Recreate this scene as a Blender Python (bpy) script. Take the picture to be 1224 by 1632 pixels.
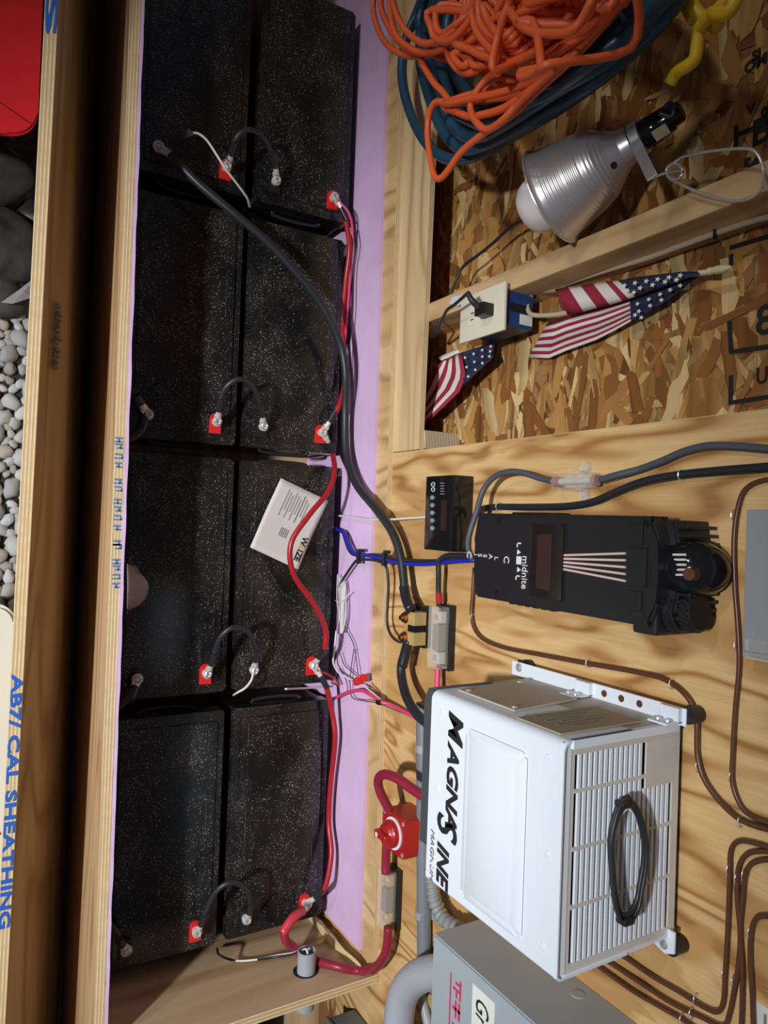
import bpy, bmesh, math, random
from mathutils import Vector, Matrix, noise
random.seed(7)
S = bpy.context.scene
COL = S.collection
for o in list(bpy.data.objects): bpy.data.objects.remove(o)

# ------------------------------------------------------------------ camera
YAW, PITCH, ROLL, CAMZ, F = -0.0215, 1.0384, 0.018, 1.48, 1155.77
cp, sp, cy_, sy_ = math.cos(PITCH), math.sin(PITCH), math.cos(YAW), math.sin(YAW)
FW = Vector((sy_*cp, cy_*cp, -sp)); R0 = Vector((cy_, -sy_, 0)); U0 = R0.cross(FW)
RT = R0*math.cos(ROLL) + U0*math.sin(ROLL)          # the place's right (photo: down)
UP = U0*math.cos(ROLL) - R0*math.sin(ROLL)          # the place's up (photo: right)
CAM = Vector((0, 0, CAMZ))
cd = bpy.data.cameras.new('camera'); cam = bpy.data.objects.new('camera', cd); COL.objects.link(cam)
X, Y, Z = UP, -RT, -FW                              # the phone was held upright: photo right = up
cam.matrix_world = Matrix(((X.x, Y.x, Z.x, CAM.x), (X.y, Y.y, Z.y, CAM.y), (X.z, Y.z, Z.z, CAM.z), (0, 0, 0, 1)))
cd.sensor_fit = 'VERTICAL'; cd.sensor_height = 36; cd.lens = F/1632*36
cd.clip_start = .02; cd.clip_end = 50
S.camera = cam
S.view_settings.view_transform = 'Standard'; S.view_settings.look = 'None'
S.view_settings.gamma = 1; S.view_settings.exposure = 0.0; S.view_settings.use_curve_mapping = False

# ------------------------------------------------------------------ world and lights
w = bpy.data.worlds.new('world'); S.world = w; w.use_nodes = True
w.node_tree.nodes['Background'].inputs[0].default_value = (.75, .82, 1, 1)
w.node_tree.nodes['Background'].inputs[1].default_value = .08
def area(name, loc, target, sx, sy, power, col):
    l = bpy.data.lights.new(name, 'AREA'); l.shape = 'RECTANGLE'; l.size = sx; l.size_y = sy
    l.energy = power; l.color = col
    o = bpy.data.objects.new(name, l); COL.objects.link(o); o.location = loc
    o.rotation_euler = (Vector(target)-Vector(loc)).to_track_quat('-Z', 'Y').to_euler()
    return o
def spot(name, loc, target, power, col, angle, blend, radius):
    l = bpy.data.lights.new(name, 'SPOT'); l.energy = power; l.color = col; l.spot_size = math.radians(angle); l.spot_blend = blend; l.shadow_soft_size = radius
    o = bpy.data.objects.new(name, l); COL.objects.link(o); o.location = loc
    o.rotation_euler = (Vector(target)-Vector(loc)).to_track_quat('-Z', 'Y').to_euler()
    return o
spot('work_light', (-.02, -2.1, 2.2), (.33, .44, -.08), 510, (.95, .975, 1), 50, 1.0, .09)
area('shop_light', (-2.2, -3.0, 2.05), (.1, .6, .2), .4, .2, 28, (1, .95, .88))

# ------------------------------------------------------------------ helpers
def ray(ix, iy): return FW*F + UP*(ix-612) + RT*(iy-816)
def PY(ix, iy, y): d = ray(ix, iy); return CAM + d*(y/d.y)
def PZ(ix, iy, z): d = ray(ix, iy); return CAM + d*((z-CAM.z)/d.z)
def PX(ix, iy, x): d = ray(ix, iy); return CAM + d*(x/d.x)
def obj(name, bm, mats, parent=None, smooth=False, label=None, cat=None, group=None, kind=None, origin=None):
    if isinstance(bm, bmesh.types.BMesh):
        bmesh.ops.recalc_face_normals(bm, faces=bm.faces)
        me = bpy.data.meshes.new(name); bm.to_mesh(me); bm.free()
    else: me = bm
    if smooth:
        for p in me.polygons: p.use_smooth = True
        if smooth != True and hasattr(me, 'set_sharp_from_angle'): me.set_sharp_from_angle(angle=smooth)
    if not isinstance(mats, (list, tuple)): mats = [mats]
    if not me.materials:
        for m in mats: me.materials.append(m)
    o = bpy.data.objects.new(name, me); COL.objects.link(o)
    if parent:
        o.parent = parent
        base = Vector(parent.get('_base', (0, 0, 0)))
        if base.length: me.transform(Matrix.Translation(-base))
    elif origin is None:
        xs = [v.co for v in me.vertices]
        c = Vector(((min(v.x for v in xs)+max(v.x for v in xs))/2, (min(v.y for v in xs)+max(v.y for v in xs))/2, min(v.z for v in xs)))
        me.transform(Matrix.Translation(-c)); o.location = c; o['_base'] = tuple(c)
    if label: o['label'] = label
    if cat: o['category'] = cat
    if group: o['group'] = group
    if kind: o['kind'] = kind
    return o
def thing(name, loc, label, cat, group=None):
    o = bpy.data.objects.new(name, None); COL.objects.link(o); o.location = loc; o['_base'] = tuple(loc)
    o.empty_display_size = .05
    o['label'] = label; o['category'] = cat
    if group: o['group'] = group
    return o
def sub(o, par): o['_base'] = par['_base']; return o     # lets a part carry sub-parts in world coordinates
def nb(): return bmesh.new()
def hexa(bm, P, mi=0):
    v = [bm.verts.new(p) for p in P]
    for f in ((3,2,1,0),(4,5,6,7),(0,1,5,4),(1,2,6,5),(2,3,7,6),(3,0,4,7)):
        bm.faces.new([v[i] for i in f]).material_index = mi
    return v
def box(bm, x0, x1, y0, y1, z0, z1, bev=0, seg=2, mi=0, mat=None):
    t = bmesh.new()
    hexa(t, [(x0,y0,z0),(x1,y0,z0),(x1,y1,z0),(x0,y1,z0),(x0,y0,z1),(x1,y0,z1),(x1,y1,z1),(x0,y1,z1)], mi)
    if bev: bmesh.ops.bevel(t, geom=t.edges[:], offset=bev, segments=seg, affect='EDGES', profile=.6)
    if mat: bmesh.ops.transform(t, matrix=mat, verts=t.verts)
    me = bpy.data.meshes.new('_'); t.to_mesh(me); t.free(); bm.from_mesh(me); bpy.data.meshes.remove(me)
    return bm
def prism(bm, poly, a, b, axis='z', bev=0, mi=0, mat=None, seg=2):
    t = bmesh.new()
    def P(p, h): return {'z': (p[0], p[1], h), 'y': (p[0], h, p[1]), 'x': (h, p[0], p[1])}[axis]
    lo = [t.verts.new(P(p, a)) for p in poly]; hi = [t.verts.new(P(p, b)) for p in poly]
    n = len(poly)
    t.faces.new(lo[::-1]); t.faces.new(hi)
    for i in range(n): t.faces.new([lo[i], lo[(i+1) % n], hi[(i+1) % n], hi[i]])
    for f in t.faces: f.material_index = mi
    if bev:
        es = [e for e in t.edges if (e.verts[0] in hi) == (e.verts[1] in hi)]
        bmesh.ops.bevel(t, geom=es, offset=bev, segments=seg, affect='EDGES')
    if mat: bmesh.ops.transform(t, matrix=mat, verts=t.verts)
    me = bpy.data.meshes.new('_'); t.to_mesh(me); t.free(); bm.from_mesh(me); bpy.data.meshes.remove(me)
    return bm
def smooth_path(pts, n=8):
    pts = [Vector(p) for p in pts]
    if len(pts) < 3: return [pts[0].lerp(pts[-1], i/n) for i in range(n+1)]
    q = [pts[0]*2-pts[1]] + pts + [pts[-1]*2-pts[-2]]
    out = []
    for i in range(1, len(q)-2):
        a, b, c, d = q[i-1:i+3]
        for k in range(n):
            t = k/n
            out.append(.5*((2*b) + (c-a)*t + (2*a-5*b+4*c-d)*t*t + (3*b-a-3*c+d)*t**3))
    out.append(pts[-1]); return out
def tube(bm, path, r, sides=10, mi=0, closed=False):
    path = [Vector(p) for p in path]; n = len(path)
    rad = r if callable(r) else (lambda t: r)
    T = []
    for i in range(n):
        a = path[max(i-1, 0)]; b = path[min(i+1, n-1)]
        if closed: a = path[(i-1) % n]; b = path[(i+1) % n]
        d = (b-a); T.append(d.normalized() if d.length > 1e-9 else Vector((0, 0, 1)))
    u = T[0].orthogonal().normalized(); rings = []
    for i in range(n):
        u = (u - T[i]*u.dot(T[i])); u = u.normalized() if u.length > 1e-6 else T[i].orthogonal().normalized()
        v = T[i].cross(u); rr = rad(i/(n-1))
        rings.append([bm.verts.new(path[i] + u*(rr*math.cos(2*math.pi*k/sides)) + v*(rr*math.sin(2*math.pi*k/sides))) for k in range(sides)])
    m = n if closed else n-1
    for i in range(m):
        A, B = rings[i], rings[(i+1) % n]
        for k in range(sides):
            bm.faces.new([A[k], A[(k+1) % sides], B[(k+1) % sides], B[k]]).material_index = mi
    if not closed:
        bm.faces.new(rings[0][::-1]).material_index = mi; bm.faces.new(rings[-1]).material_index = mi
    return bm
def cyl(bm, a, b, r, r2=None, sides=20, mi=0):
    a, b = Vector(a), Vector(b); r2 = r if r2 is None else r2
    return tube(bm, [a, b], lambda t: r+(r2-r)*t, sides, mi)
def lathe(bm, a, axis, prof, sides=40, mi=0, cap=True):
    """prof: list of (distance along axis, radius)"""
    a = Vector(a); ax = Vector(axis).normalized(); u = ax.orthogonal().normalized(); v = ax.cross(u); rings = []
    for h, r in prof:
        rings.append([bm.verts.new(a+ax*h+u*(r*math.cos(2*math.pi*k/sides))+v*(r*math.sin(2*math.pi*k/sides))) for k in range(sides)])
    for i in range(len(rings)-1):
        for k in range(sides):
            bm.faces.new([rings[i][k], rings[i][(k+1) % sides], rings[i+1][(k+1) % sides], rings[i+1][k]]).material_index = mi
    if cap:
        bm.faces.new(rings[0][::-1]).material_index = mi; bm.faces.new(rings[-1]).material_index = mi
    return bm
def rrect(x0, x1, y0, y1, r, n=5, corners=(1, 1, 1, 1)):
    P = []
    for (cx, cy, a0, on) in ((x1-r, y1-r, 0, corners[0]), (x0+r, y1-r, 90, corners[1]), (x0+r, y0+r, 180, corners[2]), (x1-r, y0+r, 270, corners[3])):
        if on:
            for k in range(n+1):
                a = math.radians(a0+90*k/n); P.append((cx+r*math.cos(a), cy+r*math.sin(a)))
        else:
            a = math.radians(a0+45); P.append((cx+r*(1 if math.cos(a) > 0 else -1), cy+r*(1 if math.sin(a) > 0 else -1)))
    return P
def frame(o, xd, yd):
    """matrix whose x,y axes are xd,yd (z = outwards normal), origin o"""
    xd = Vector(xd).normalized(); yd = Vector(yd); yd = (yd-xd*yd.dot(xd)).normalized(); zd = xd.cross(yd)
    return Matrix(((xd.x, yd.x, zd.x, o[0]), (xd.y, yd.y, zd.y, o[1]), (xd.z, yd.z, zd.z, o[2]), (0, 0, 0, 1)))
def text(name, s, size, mtx, mat, parent, bold=0, shear=0, sx=1, ext=.0004, align='LEFT', sp=1):
    c = bpy.data.curves.new('_t', 'FONT'); c.body = s; c.size = size; c.extrude = ext; c.offset = bold; c.shear = shear
    c.align_x = align; c.resolution_u = 3; c.space_character = sp
    t = bpy.data.objects.new('_t', c); COL.objects.link(t)
    me = bpy.data.meshes.new_from_object(t.evaluated_get(bpy.context.evaluated_depsgraph_get()))
    bpy.data.objects.remove(t); bpy.data.curves.remove(c)
    me.materials.clear()
    me.transform(mtx @ Matrix.Diagonal((sx, 1, 1, 1)))
    return obj(name, me, mat, parent)
# ------------------------------------------------------------------ materials
def newmat(name):
    m = bpy.data.materials.new(name); m.use_nodes = True; nt = m.node_tree
    return m, nt, nt.nodes['Principled BSDF']
def plain(name, col, rough=.5, metal=0, spec=.5, bump=0, bscale=200, var=0, vscale=8, trans=0, alpha=1, coat=0):
    m, nt, b = newmat(name); L = nt.links
    b.inputs['Base Color'].default_value = (*col, 1); b.inputs['Roughness'].default_value = rough
    b.inputs['Metallic'].default_value = metal; b.inputs['Specular IOR Level'].default_value = spec
    b.inputs['Transmission Weight'].default_value = trans; b.inputs['Alpha'].default_value = alpha
    b.inputs['Coat Weight'].default_value = coat
    tc = nt.nodes.new('ShaderNodeTexCoord')
    if var:
        n = nt.nodes.new('ShaderNodeTexNoise'); n.inputs['Scale'].default_value = vscale; n.inputs['Detail'].default_value = 4
        L.new(tc.outputs['Object'], n.inputs['Vector'])
        r = nt.nodes.new('ShaderNodeValToRGB'); L.new(n.outputs[0], r.inputs[0])
        r.color_ramp.elements[0].position = .3; r.color_ramp.elements[1].position = .7
        r.color_ramp.elements[0].color = (*[c*(1-var) for c in col], 1); r.color_ramp.elements[1].color = (*[min(1, c*(1+var)) for c in col], 1)
        L.new(r.outputs[0], b.inputs['Base Color'])
    if bump:
        n = nt.nodes.new('ShaderNodeTexNoise'); n.inputs['Scale'].default_value = bscale; n.inputs['Detail'].default_value = 3
        L.new(tc.outputs['Object'], n.inputs['Vector'])
        bp = nt.nodes.new('ShaderNodeBump'); bp.inputs['Strength'].default_value = bump; bp.inputs['Distance'].default_value = .002
        L.new(n.outputs[0], bp.inputs['Height']); L.new(bp.outputs[0], b.inputs['Normal'])
    return m
def ramp(nt, src, stops):
    r = nt.nodes.new('ShaderNodeValToRGB'); nt.links.new(src, r.inputs[0]); cr = r.color_ramp
    while len(cr.elements) < len(stops): cr.elements.new(.5)
    for e, (p, c) in zip(cr.elements, stops): e.position = p; e.color = (*c, 1) if len(c) == 3 else c
    return r.outputs[0]
def mth(nt, op, a, b=None):
    n = nt.nodes.new('ShaderNodeMath'); n.operation = op
    for i, v in enumerate((a, b)):
        if v is None: continue
        if isinstance(v, (int, float)): n.inputs[i].default_value = v
        else: nt.links.new(v, n.inputs[i])
    return n.outputs[0]
def mixc(nt, f, a, b, mode='MIX'):
    n = nt.nodes.new('ShaderNodeMix'); n.data_type = 'RGBA'; n.blend_type = mode
    for i, v in ((0, f), (6, a), (7, b)):
        if isinstance(v, (int, float)): n.inputs[i].default_value = v
        elif isinstance(v, tuple): n.inputs[i].default_value = (*v, 1)
        else: nt.links.new(v, n.inputs[i])
    return n.outputs[2]
def mapped(nt, scale=(1, 1, 1), rot=(0, 0, 0), loc=(0, 0, 0), coord='Object'):
    tc = nt.nodes.new('ShaderNodeTexCoord'); mp = nt.nodes.new('ShaderNodeMapping')
    mp.inputs['Scale'].default_value = scale; mp.inputs['Rotation'].default_value = rot; mp.inputs['Location'].default_value = loc
    nt.links.new(tc.outputs[coord], mp.inputs['Vector']); return mp.outputs[0]
def nz(nt, vec, scale, detail=3, dist=0, rough=.5):
    n = nt.nodes.new('ShaderNodeTexNoise'); n.inputs['Scale'].default_value = scale; n.inputs['Detail'].default_value = detail
    n.inputs['Distortion'].default_value = dist; n.inputs['Roughness'].default_value = rough
    nt.links.new(vec, n.inputs['Vector']); return n.outputs[0]
def wood(name, light, mid, dark, axis='z', freq=26, rough=.62, stretch=.10, seed=0, patch=.60, det=2.2, dist=.25):
    """softwood veneer: contour-line grain stretched along one axis"""
    m, nt, b = newmat(name); L = nt.links
    k = {'x': (stretch, 1, 1), 'y': (1, stretch, 1), 'z': (1, 1, stretch)}[axis]
    v = mapped(nt, tuple(4.2*c for c in k), loc=(seed, seed*1.7, seed*.6))
    n = nz(nt, v, 1.0, det, dist)
    s = mth(nt, 'FRACT', mth(nt, 'MULTIPLY', n, freq))
    tri = mth(nt, 'ABSOLUTE', mth(nt, 'SUBTRACT', s, .35))
    c = ramp(nt, tri, [(0, dark), (.05, dark), (.15, mid), (.30, light), (.65, tuple(min(1, q*1.08) for q in light))])
    fk = {'x': (.03, 1, 1), 'y': (1, .03, 1), 'z': (1, 1, .03)}[axis]
    f = nz(nt, mapped(nt, tuple(320*q for q in fk)), 1, 2)
    c = mixc(nt, ramp(nt, f, [(.35, (0, 0, 0)), (.7, (.35, .35, .35))]), c, mid)
    big = nz(nt, mapped(nt, tuple(5*q for q in k), loc=(3+seed, 1, 2)), 1, 4, .5, .6)
    c = mixc(nt, ramp(nt, big, [(.50, (0, 0, 0)), (.525, (patch,)*3), (.66, (patch*.6,)*3)]), c, mid)
    L.new(c, b.inputs['Base Color']); b.inputs['Roughness'].default_value = rough; b.inputs['Specular IOR Level'].default_value = .3
    bp = nt.nodes.new('ShaderNodeBump'); bp.inputs['Strength'].default_value = .25; bp.inputs['Distance'].default_value = .001
    L.new(f, bp.inputs['Height']); L.new(bp.outputs[0], b.inputs['Normal'])
    return m
def ply_edge(name, axis, t, n=5, off=0.0):
    """stacked veneers seen on a cut edge; thickness t along axis starting at off"""
    m, nt, b = newmat(name); L = nt.links
    tc = nt.nodes.new('ShaderNodeTexCoord'); sx = nt.nodes.new('ShaderNodeSeparateXYZ'); L.new(tc.outputs['Object'], sx.inputs[0])
    co = sx.outputs['XYZ'.index(axis.upper())]
    wob = nz(nt, mapped(nt, (9, 9, 9)), 1, 2)
    q = mth(nt, 'MULTIPLY', mth(nt, 'ADD', mth(nt, 'SUBTRACT', co, off), mth(nt, 'MULTIPLY', wob, .0012)), n/t/2)
    s = mth(nt, 'FRACT', q)
    c = ramp(nt, s, [(0, (.80, .62, .36)), (.42, (.86, .70, .44)), (.5, (.26, .14, .06)), (.58, (.58, .40, .20)), (.92, (.66, .47, .25)), (1, (.28, .16, .07))])
    g = nz(nt, mapped(nt, (60, 60, 60)), 1, 4)
    c = mixc(nt, ramp(nt, g, [(.4, (0, 0, 0)), (.75, (.5, .5, .5))]), c, (.55, .37, .18))
    L.new(c, b.inputs['Base Color']); b.inputs['Roughness'].default_value = .8; b.inputs['Specular IOR Level'].default_value = .2
    return m
def osb_mat():
    m, nt, b = newmat('osb'); L = nt.links
    def layer(rot, sc, seed):
        v = mapped(nt, sc, (0, rot, 0), (seed, seed*.3, seed*.7))
        wv = nt.nodes.new('ShaderNodeVectorMath'); wv.operation = 'ADD'
        nn = nt.nodes.new('ShaderNodeTexNoise'); nn.inputs['Scale'].default_value = .9; L.new(v, nn.inputs['Vector'])
        sc_ = nt.nodes.new('ShaderNodeVectorMath'); sc_.operation = 'SCALE'; sc_.inputs['Scale'].default_value = .35; L.new(nn.outputs['Color'], sc_.inputs[0]); L.new(v, wv.inputs[0]); L.new(sc_.outputs[0], wv.inputs[1])
        vo = nt.nodes.new('ShaderNodeTexVoronoi'); vo.inputs['Scale'].default_value = 1; vo.inputs['Randomness'].default_value = 1
        L.new(wv.outputs[0], vo.inputs['Vector'])
        se = nt.nodes.new('ShaderNodeSeparateColor'); L.new(vo.outputs['Color'], se.inputs[0])
        vd = nt.nodes.new('ShaderNodeTexVoronoi'); vd.feature = 'DISTANCE_TO_EDGE'; vd.inputs['Scale'].default_value = 1
        L.new(wv.outputs[0], vd.inputs['Vector'])
        return se.outputs[0], se.outputs[1], vd.outputs['Distance']
    cs = [((.20, .085, .028)), ((.36, .18, .065)), ((.46, .26, .10)), ((.56, .35, .15)), ((.30, .14, .05)), ((.66, .46, .22))]
    out = None; hgt = None
    for i, (rot, sc) in enumerate(((.15, (6, 20, 22)), (1.25, (6, 20, 20)), (-.55, (7, 20, 19)), (.75, (9, 20, 34)), (-1.2, (8, 20, 26)), (1.6, (5, 20, 17)))):
        r, g, e = layer(rot, sc, 3.1*i+1)
        c = ramp(nt, r, [(k/5, cs[k]) for k in range(6)])
        gr = nz(nt, mapped(nt, tuple(q*(6 if j == 2 else 1) for j, q in enumerate(sc)), (0, rot, 0)), 1.5, 3)
        c = mixc(nt, .55, c, ramp(nt, gr, [(.3, (.55, .55, .55)), (.7, (1.15, 1.15, 1.15))]), 'MULTIPLY')
        c = mixc(nt, ramp(nt, e, [(0, (.75, .75, .75)), (.05, (0, 0, 0))]), c, (.14, .07, .03))
        if out is None: out = c; hgt = r
        else:
            msk = ramp(nt, g, [(.62, (0, 0, 0)), (.63, (1, 1, 1))])
            out = mixc(nt, msk, out, c)
            n2 = nt.nodes.new('ShaderNodeMix'); n2.data_type = 'FLOAT'; L.new(msk, n2.inputs[0]); L.new(hgt, n2.inputs[2]); L.new(r, n2.inputs[3]); hgt = n2.outputs[0]
    L.new(out, b.inputs['Base Color']); b.inputs['Roughness'].default_value = .55; b.inputs['Specular IOR Level'].default_value = .35
    bp = nt.nodes.new('ShaderNodeBump'); bp.inputs['Strength'].default_value = .6; bp.inputs['Distance'].default_value = .002
    L.new(hgt, bp.inputs['Height']); L.new(bp.outputs[0], b.inputs['Normal'])
    return m
def dusty(name, col, rough, amt=.5, dcol=(.55, .50, .42), metal=0, haze=.25):
    """plastic or paint sprinkled with pale sawdust"""
    m, nt, b = newmat(name); L = nt.links
    tc = nt.nodes.new('ShaderNodeTexCoord'); oi = nt.nodes.new('ShaderNodeObjectInfo')
    ad = nt.nodes.new('ShaderNodeVectorMath'); ad.operation = 'ADD'; L.new(tc.outputs['Object'], ad.inputs[0])
    cb = nt.nodes.new('ShaderNodeCombineXYZ'); L.new(mth(nt, 'MULTIPLY', oi.outputs['Random'], 17), cb.inputs[0]); L.new(mth(nt, 'MULTIPLY', oi.outputs['Random'], 5), cb.inputs[1]); L.new(cb.outputs[0], ad.inputs[1])
    v = ad.outputs[0]
    vo = nt.nodes.new('ShaderNodeTexVoronoi'); vo.inputs['Scale'].default_value = 820; L.new(v, vo.inputs['Vector'])
    se = nt.nodes.new('ShaderNodeSeparateColor'); L.new(vo.outputs['Color'], se.inputs[0])
    patch = nz(nt, v, 9, 6, .5, .7)
    dens = ramp(nt, patch, [(.38, (.015, .015, .015)), (.55, (amt*.35,)*3), (.75, (amt, amt, amt))])
    pick = mth(nt, 'LESS_THAN', se.outputs[0], dens)
    size = mth(nt, 'MULTIPLY', mth(nt, 'MULTIPLY', se.outputs[1], se.outputs[2]), .75)
    dot = mth(nt, 'MULTIPLY', pick, mth(nt, 'LESS_THAN', vo.outputs['Distance'], size))
    fine = nz(nt, v, 900, 2)
    hz = mth(nt, 'MULTIPLY', ramp(nt, patch, [(.42, (0, 0, 0)), (.8, (haze, haze, haze))]), ramp(nt, fine, [(.45, (0, 0, 0)), (.65, (1, 1, 1))]))
    c = mixc(nt, hz, col, dcol); c = mixc(nt, dot, c, tuple(min(1, q*1.35) for q in dcol))
    L.new(c, b.inputs['Base Color'])
    rr = mth(nt, 'ADD', mth(nt, 'MULTIPLY', mth(nt, 'MAXIMUM', hz, dot), .6), rough); L.new(rr, b.inputs['Roughness'])
    b.inputs['Metallic'].default_value = metal
    bp = nt.nodes.new('ShaderNodeBump'); bp.inputs['Strength'].default_value = .08; bp.inputs['Distance'].default_value = .001
    L.new(fine, bp.inputs['Height']); L.new(bp.outputs[0], b.inputs['Normal'])
    return m
LIGHT, MID, DARK = (.70, .47, .215), (.54, .30, .11), (.35, .165, .055)
M = dict(
    panel=wood('plywood_panel', LIGHT, MID, DARK, 'z', 15, stretch=.26, patch=.85, det=3, dist=.5),
    face_a=wood('plywood_box', (.70, .49, .25), (.58, .37, .17), (.44, .24, .10), 'z', 14, seed=4, stretch=.25, patch=.8),
    strip=wood('plywood_strip', (.72, .54, .31), (.62, .43, .22), (.48, .30, .14), 'x', 15, seed=9),
    dark_ply=wood('plywood_dull', (.52, .35, .19), (.45, .28, .14), (.34, .19, .09), 'x', 14, seed=13),
    end_ply=wood('plywood_end', (.56, .40, .24), (.49, .33, .18), (.40, .25, .12), 'y', 8, seed=17),
    stud=wood('pine_stud', (.66, .46, .25), (.57, .37, .18), (.44, .26, .11), 'z', 14, seed=21),
    edge_y=ply_edge('ply_edge_y', 'y', .012, 5), edge_x=ply_edge('ply_edge_x', 'x', .018, 5), edge_y2=ply_edge('ply_edge_y_thick', 'y', .019, 7),
    osb=osb_mat(),
    foam=plain('pink_foam', (.70, .48, .74), .75, var=.07, vscale=10, bump=.3, bscale=60),
    batt=dusty('battery_case', (.011, .011, .012), .18, .9, haze=.5), batt_front=dusty('battery_case_glossy', (.010, .010, .011), .10, .40, haze=.14), batt_side=plain('battery_side', (.012, .012, .014), .3),
    blackp=plain('black_plastic', (.014, .014, .016), .38, bump=.1, bscale=900), black_gloss=plain('black_gloss', (.01, .01, .011), .12),
    black_rub=plain('black_cable', (.022, .024, .028), .42), grey_rub=plain('grey_cable', (.075, .085, .10), .5),
    shrink=plain('heat_shrink', (.02, .022, .026), .3), red_tab=plain('red_tab', (.72, .02, .02), .35),
    red=plain('red_cable', (.40, .014, .02), .33), maroon=plain('maroon_cable', (.29, .02, .045), .36), pink=plain('pink_wire', (.72, .06, .18), .4),
    redp=plain('red_plastic', (.40, .016, .016), .3), red_bin=plain('red_bin', (.62, .015, .022), .38, var=.1),
    tin=plain('tinned_copper', (.74, .72, .68), .38, .35, bump=.25, bscale=300), steel=plain('steel', (.66, .66, .66), .28, .6), brass=plain('brass', (.74, .56, .24), .38, .4),
    copper=plain('copper_bolt', (.55, .28, .14), .35, 1), alu=plain('aluminium', (.74, .70, .69), .34, .72),
    orange=plain('orange_cord', (.80, .13, .035), .45, var=.15, vscale=3), blue_hose=plain('blue_hose', (.022, .075, .13), .35, var=.2, vscale=4),  # hose blue is darkened for the shadow of the orange hank
    yellow=plain('yellow_cord', (.78, .50, .02), .45), white=plain('white_paint', (.78, .84, .92), .35), white_dust=dusty('dusty_white', (.66, .64, .60), .4, .25, (.52, .44, .33), haze=.8),
    whitew=plain('white_wire', (.72, .70, .66), .5), cream=plain('cream_plastic', (.80, .74, .58), .4), bluebox=plain('blue_box', (.02, .06, .20), .4),
    blue=plain('blue_wire', (.015, .02, .42), .4), grey_pvc=plain('grey_pvc', (.36, .40, .45), .42, var=.06), grey_metal=plain('grey_enamel', (.38, .44, .48), .38), grey_metal2=plain('grey_cover', (.30, .31, .33), .45),
    brown=plain('brown_cable', (.11, .042, .022), .33), clear=plain('clear_plastic', (.85, .83, .78), .12, alpha=.24), pane=plain('smoked_pane', (.22, .20, .16), .2),
    ink=plain('black_ink', (.015, .015, .017), .5), inkblue=plain('blue_ink', (.02, .12, .50), .6), white_ink=plain('white_ink', (.75, .75, .75), .5), pinkink=plain('pale_print', (.72, .52, .48), .5), redink=plain('red_ink', (.62, .05, .14), .5), grey_ink=plain('grey_ink', (.22, .20, .19), .6), gold_ink=plain('gold_ink', (.62, .42, .12), .5),
    lcd=plain('lcd', (.04, .02, .018), .15), paper=plain('paper', (.66, .62, .57), .7), sticker=plain('sticker', (.80, .82, .74), .55), btn=plain('grey_button', (.28, .30, .32), .5),
    hole=plain('dark_inside', (.006, .006, .006), .8), bulb=plain('frosted_bulb', (.82, .76, .76), .3), soil=plain('dark_soil', (.025, .022, .02), .9, var=.4, vscale=12, bump=.8, bscale=50),
    tarp=plain('black_sheeting', (.03, .03, .032), .3, bump=.4, bscale=30), rock=plain('dark_rock', (.05, .05, .048), .8, var=.4, vscale=25, bump=.7, bscale=60),  # dark rock, its colour lowered further for the shade it lies in
    film=plain('clear_film', (.62, .64, .70), .25, alpha=.6), flag_red=plain('flag_red', (.32, .018, .045), .8), flag_white=plain('flag_white', (.78, .72, .66), .8), flag_blue=plain('flag_blue', (.018, .024, .06), .8),
    dowel=plain('dowel', (.66, .55, .34), .45), end_grain=None, splinter=plain('torn_wood', (.66, .52, .26), .85, var=.25, vscale=40, bump=1, bscale=70), cream_bin=plain('cream_bin', (.66, .64, .54), .45),
)
def end_grain():
    m, nt, b = newmat('end_grain'); L = nt.links
    tc = nt.nodes.new('ShaderNodeTexCoord')
    wv = nt.nodes.new('ShaderNodeTexWave'); wv.wave_type = 'RINGS'; wv.rings_direction = 'Z'; wv.inputs['Scale'].default_value = 45; wv.inputs['Distortion'].default_value = 1.2; wv.inputs['Detail Scale'].default_value = 1
    mp = nt.nodes.new('ShaderNodeMapping'); mp.inputs['Location'].default_value = (.03, -.02, 0); L.new(tc.outputs['Object'], mp.inputs[0]); L.new(mp.outputs[0], wv.inputs[0])
    L.new(ramp(nt, wv.outputs[0], [(0, (.36, .28, .17)), (.6, (.50, .40, .26)), (1, (.52, .42, .28))]), b.inputs['Base Color']); b.inputs['Roughness'].default_value = .8
    return m
M['end_grain'] = end_grain()
#==SETTING==
GZ = -.34
# ground
bm = nb(); box(bm, -2.2, 2.2, -1.6, 1.2, GZ-.05, GZ)
ground = obj('floor', bm, M['soil'], label='dark earth ground beneath and in front of the box', kind='structure', origin=0); ground['_base'] = (0, 0, 0)
stone_mats = [plain('pebble%d' % i, c, .7, var=.25, vscale=40, bump=.3, bscale=120) for i, c in enumerate(((.42, .42, .40), (.32, .33, .33), (.52, .50, .46), (.38, .34, .29), (.46, .47, .49), (.30, .27, .24)))]
stone_me = []
for i in range(8):
    t = nb(); bmesh.ops.create_icosphere(t, subdivisions=2, radius=1)
    for v in t.verts:
        k = 1+.42*noise.noise(v.co*1.5+Vector((i*7, 0, 0))); v.co = Vector((v.co.x*k, v.co.y*k*(.7+.05*(i % 4)), v.co.z*k*.6))
    me = bpy.data.meshes.new('stone'); t.to_mesh(me); t.free()
    for p in me.polygons: p.use_smooth = True
    me.materials.append(stone_mats[i % 6]); stone_me.append(me)
spots = []; tries = 0
rs = random.Random(3)
while len(spots) < 300 and tries < 30000:
    tries += 1
    x, y, r = rs.uniform(-.50, .32), rs.uniform(-.01, .175), rs.uniform(.010, .022)
    if all((x-a)**2+(y-b)**2 > (.74*(r+c))**2 for a, b, c in spots): spots.append((x, y, r))
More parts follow.
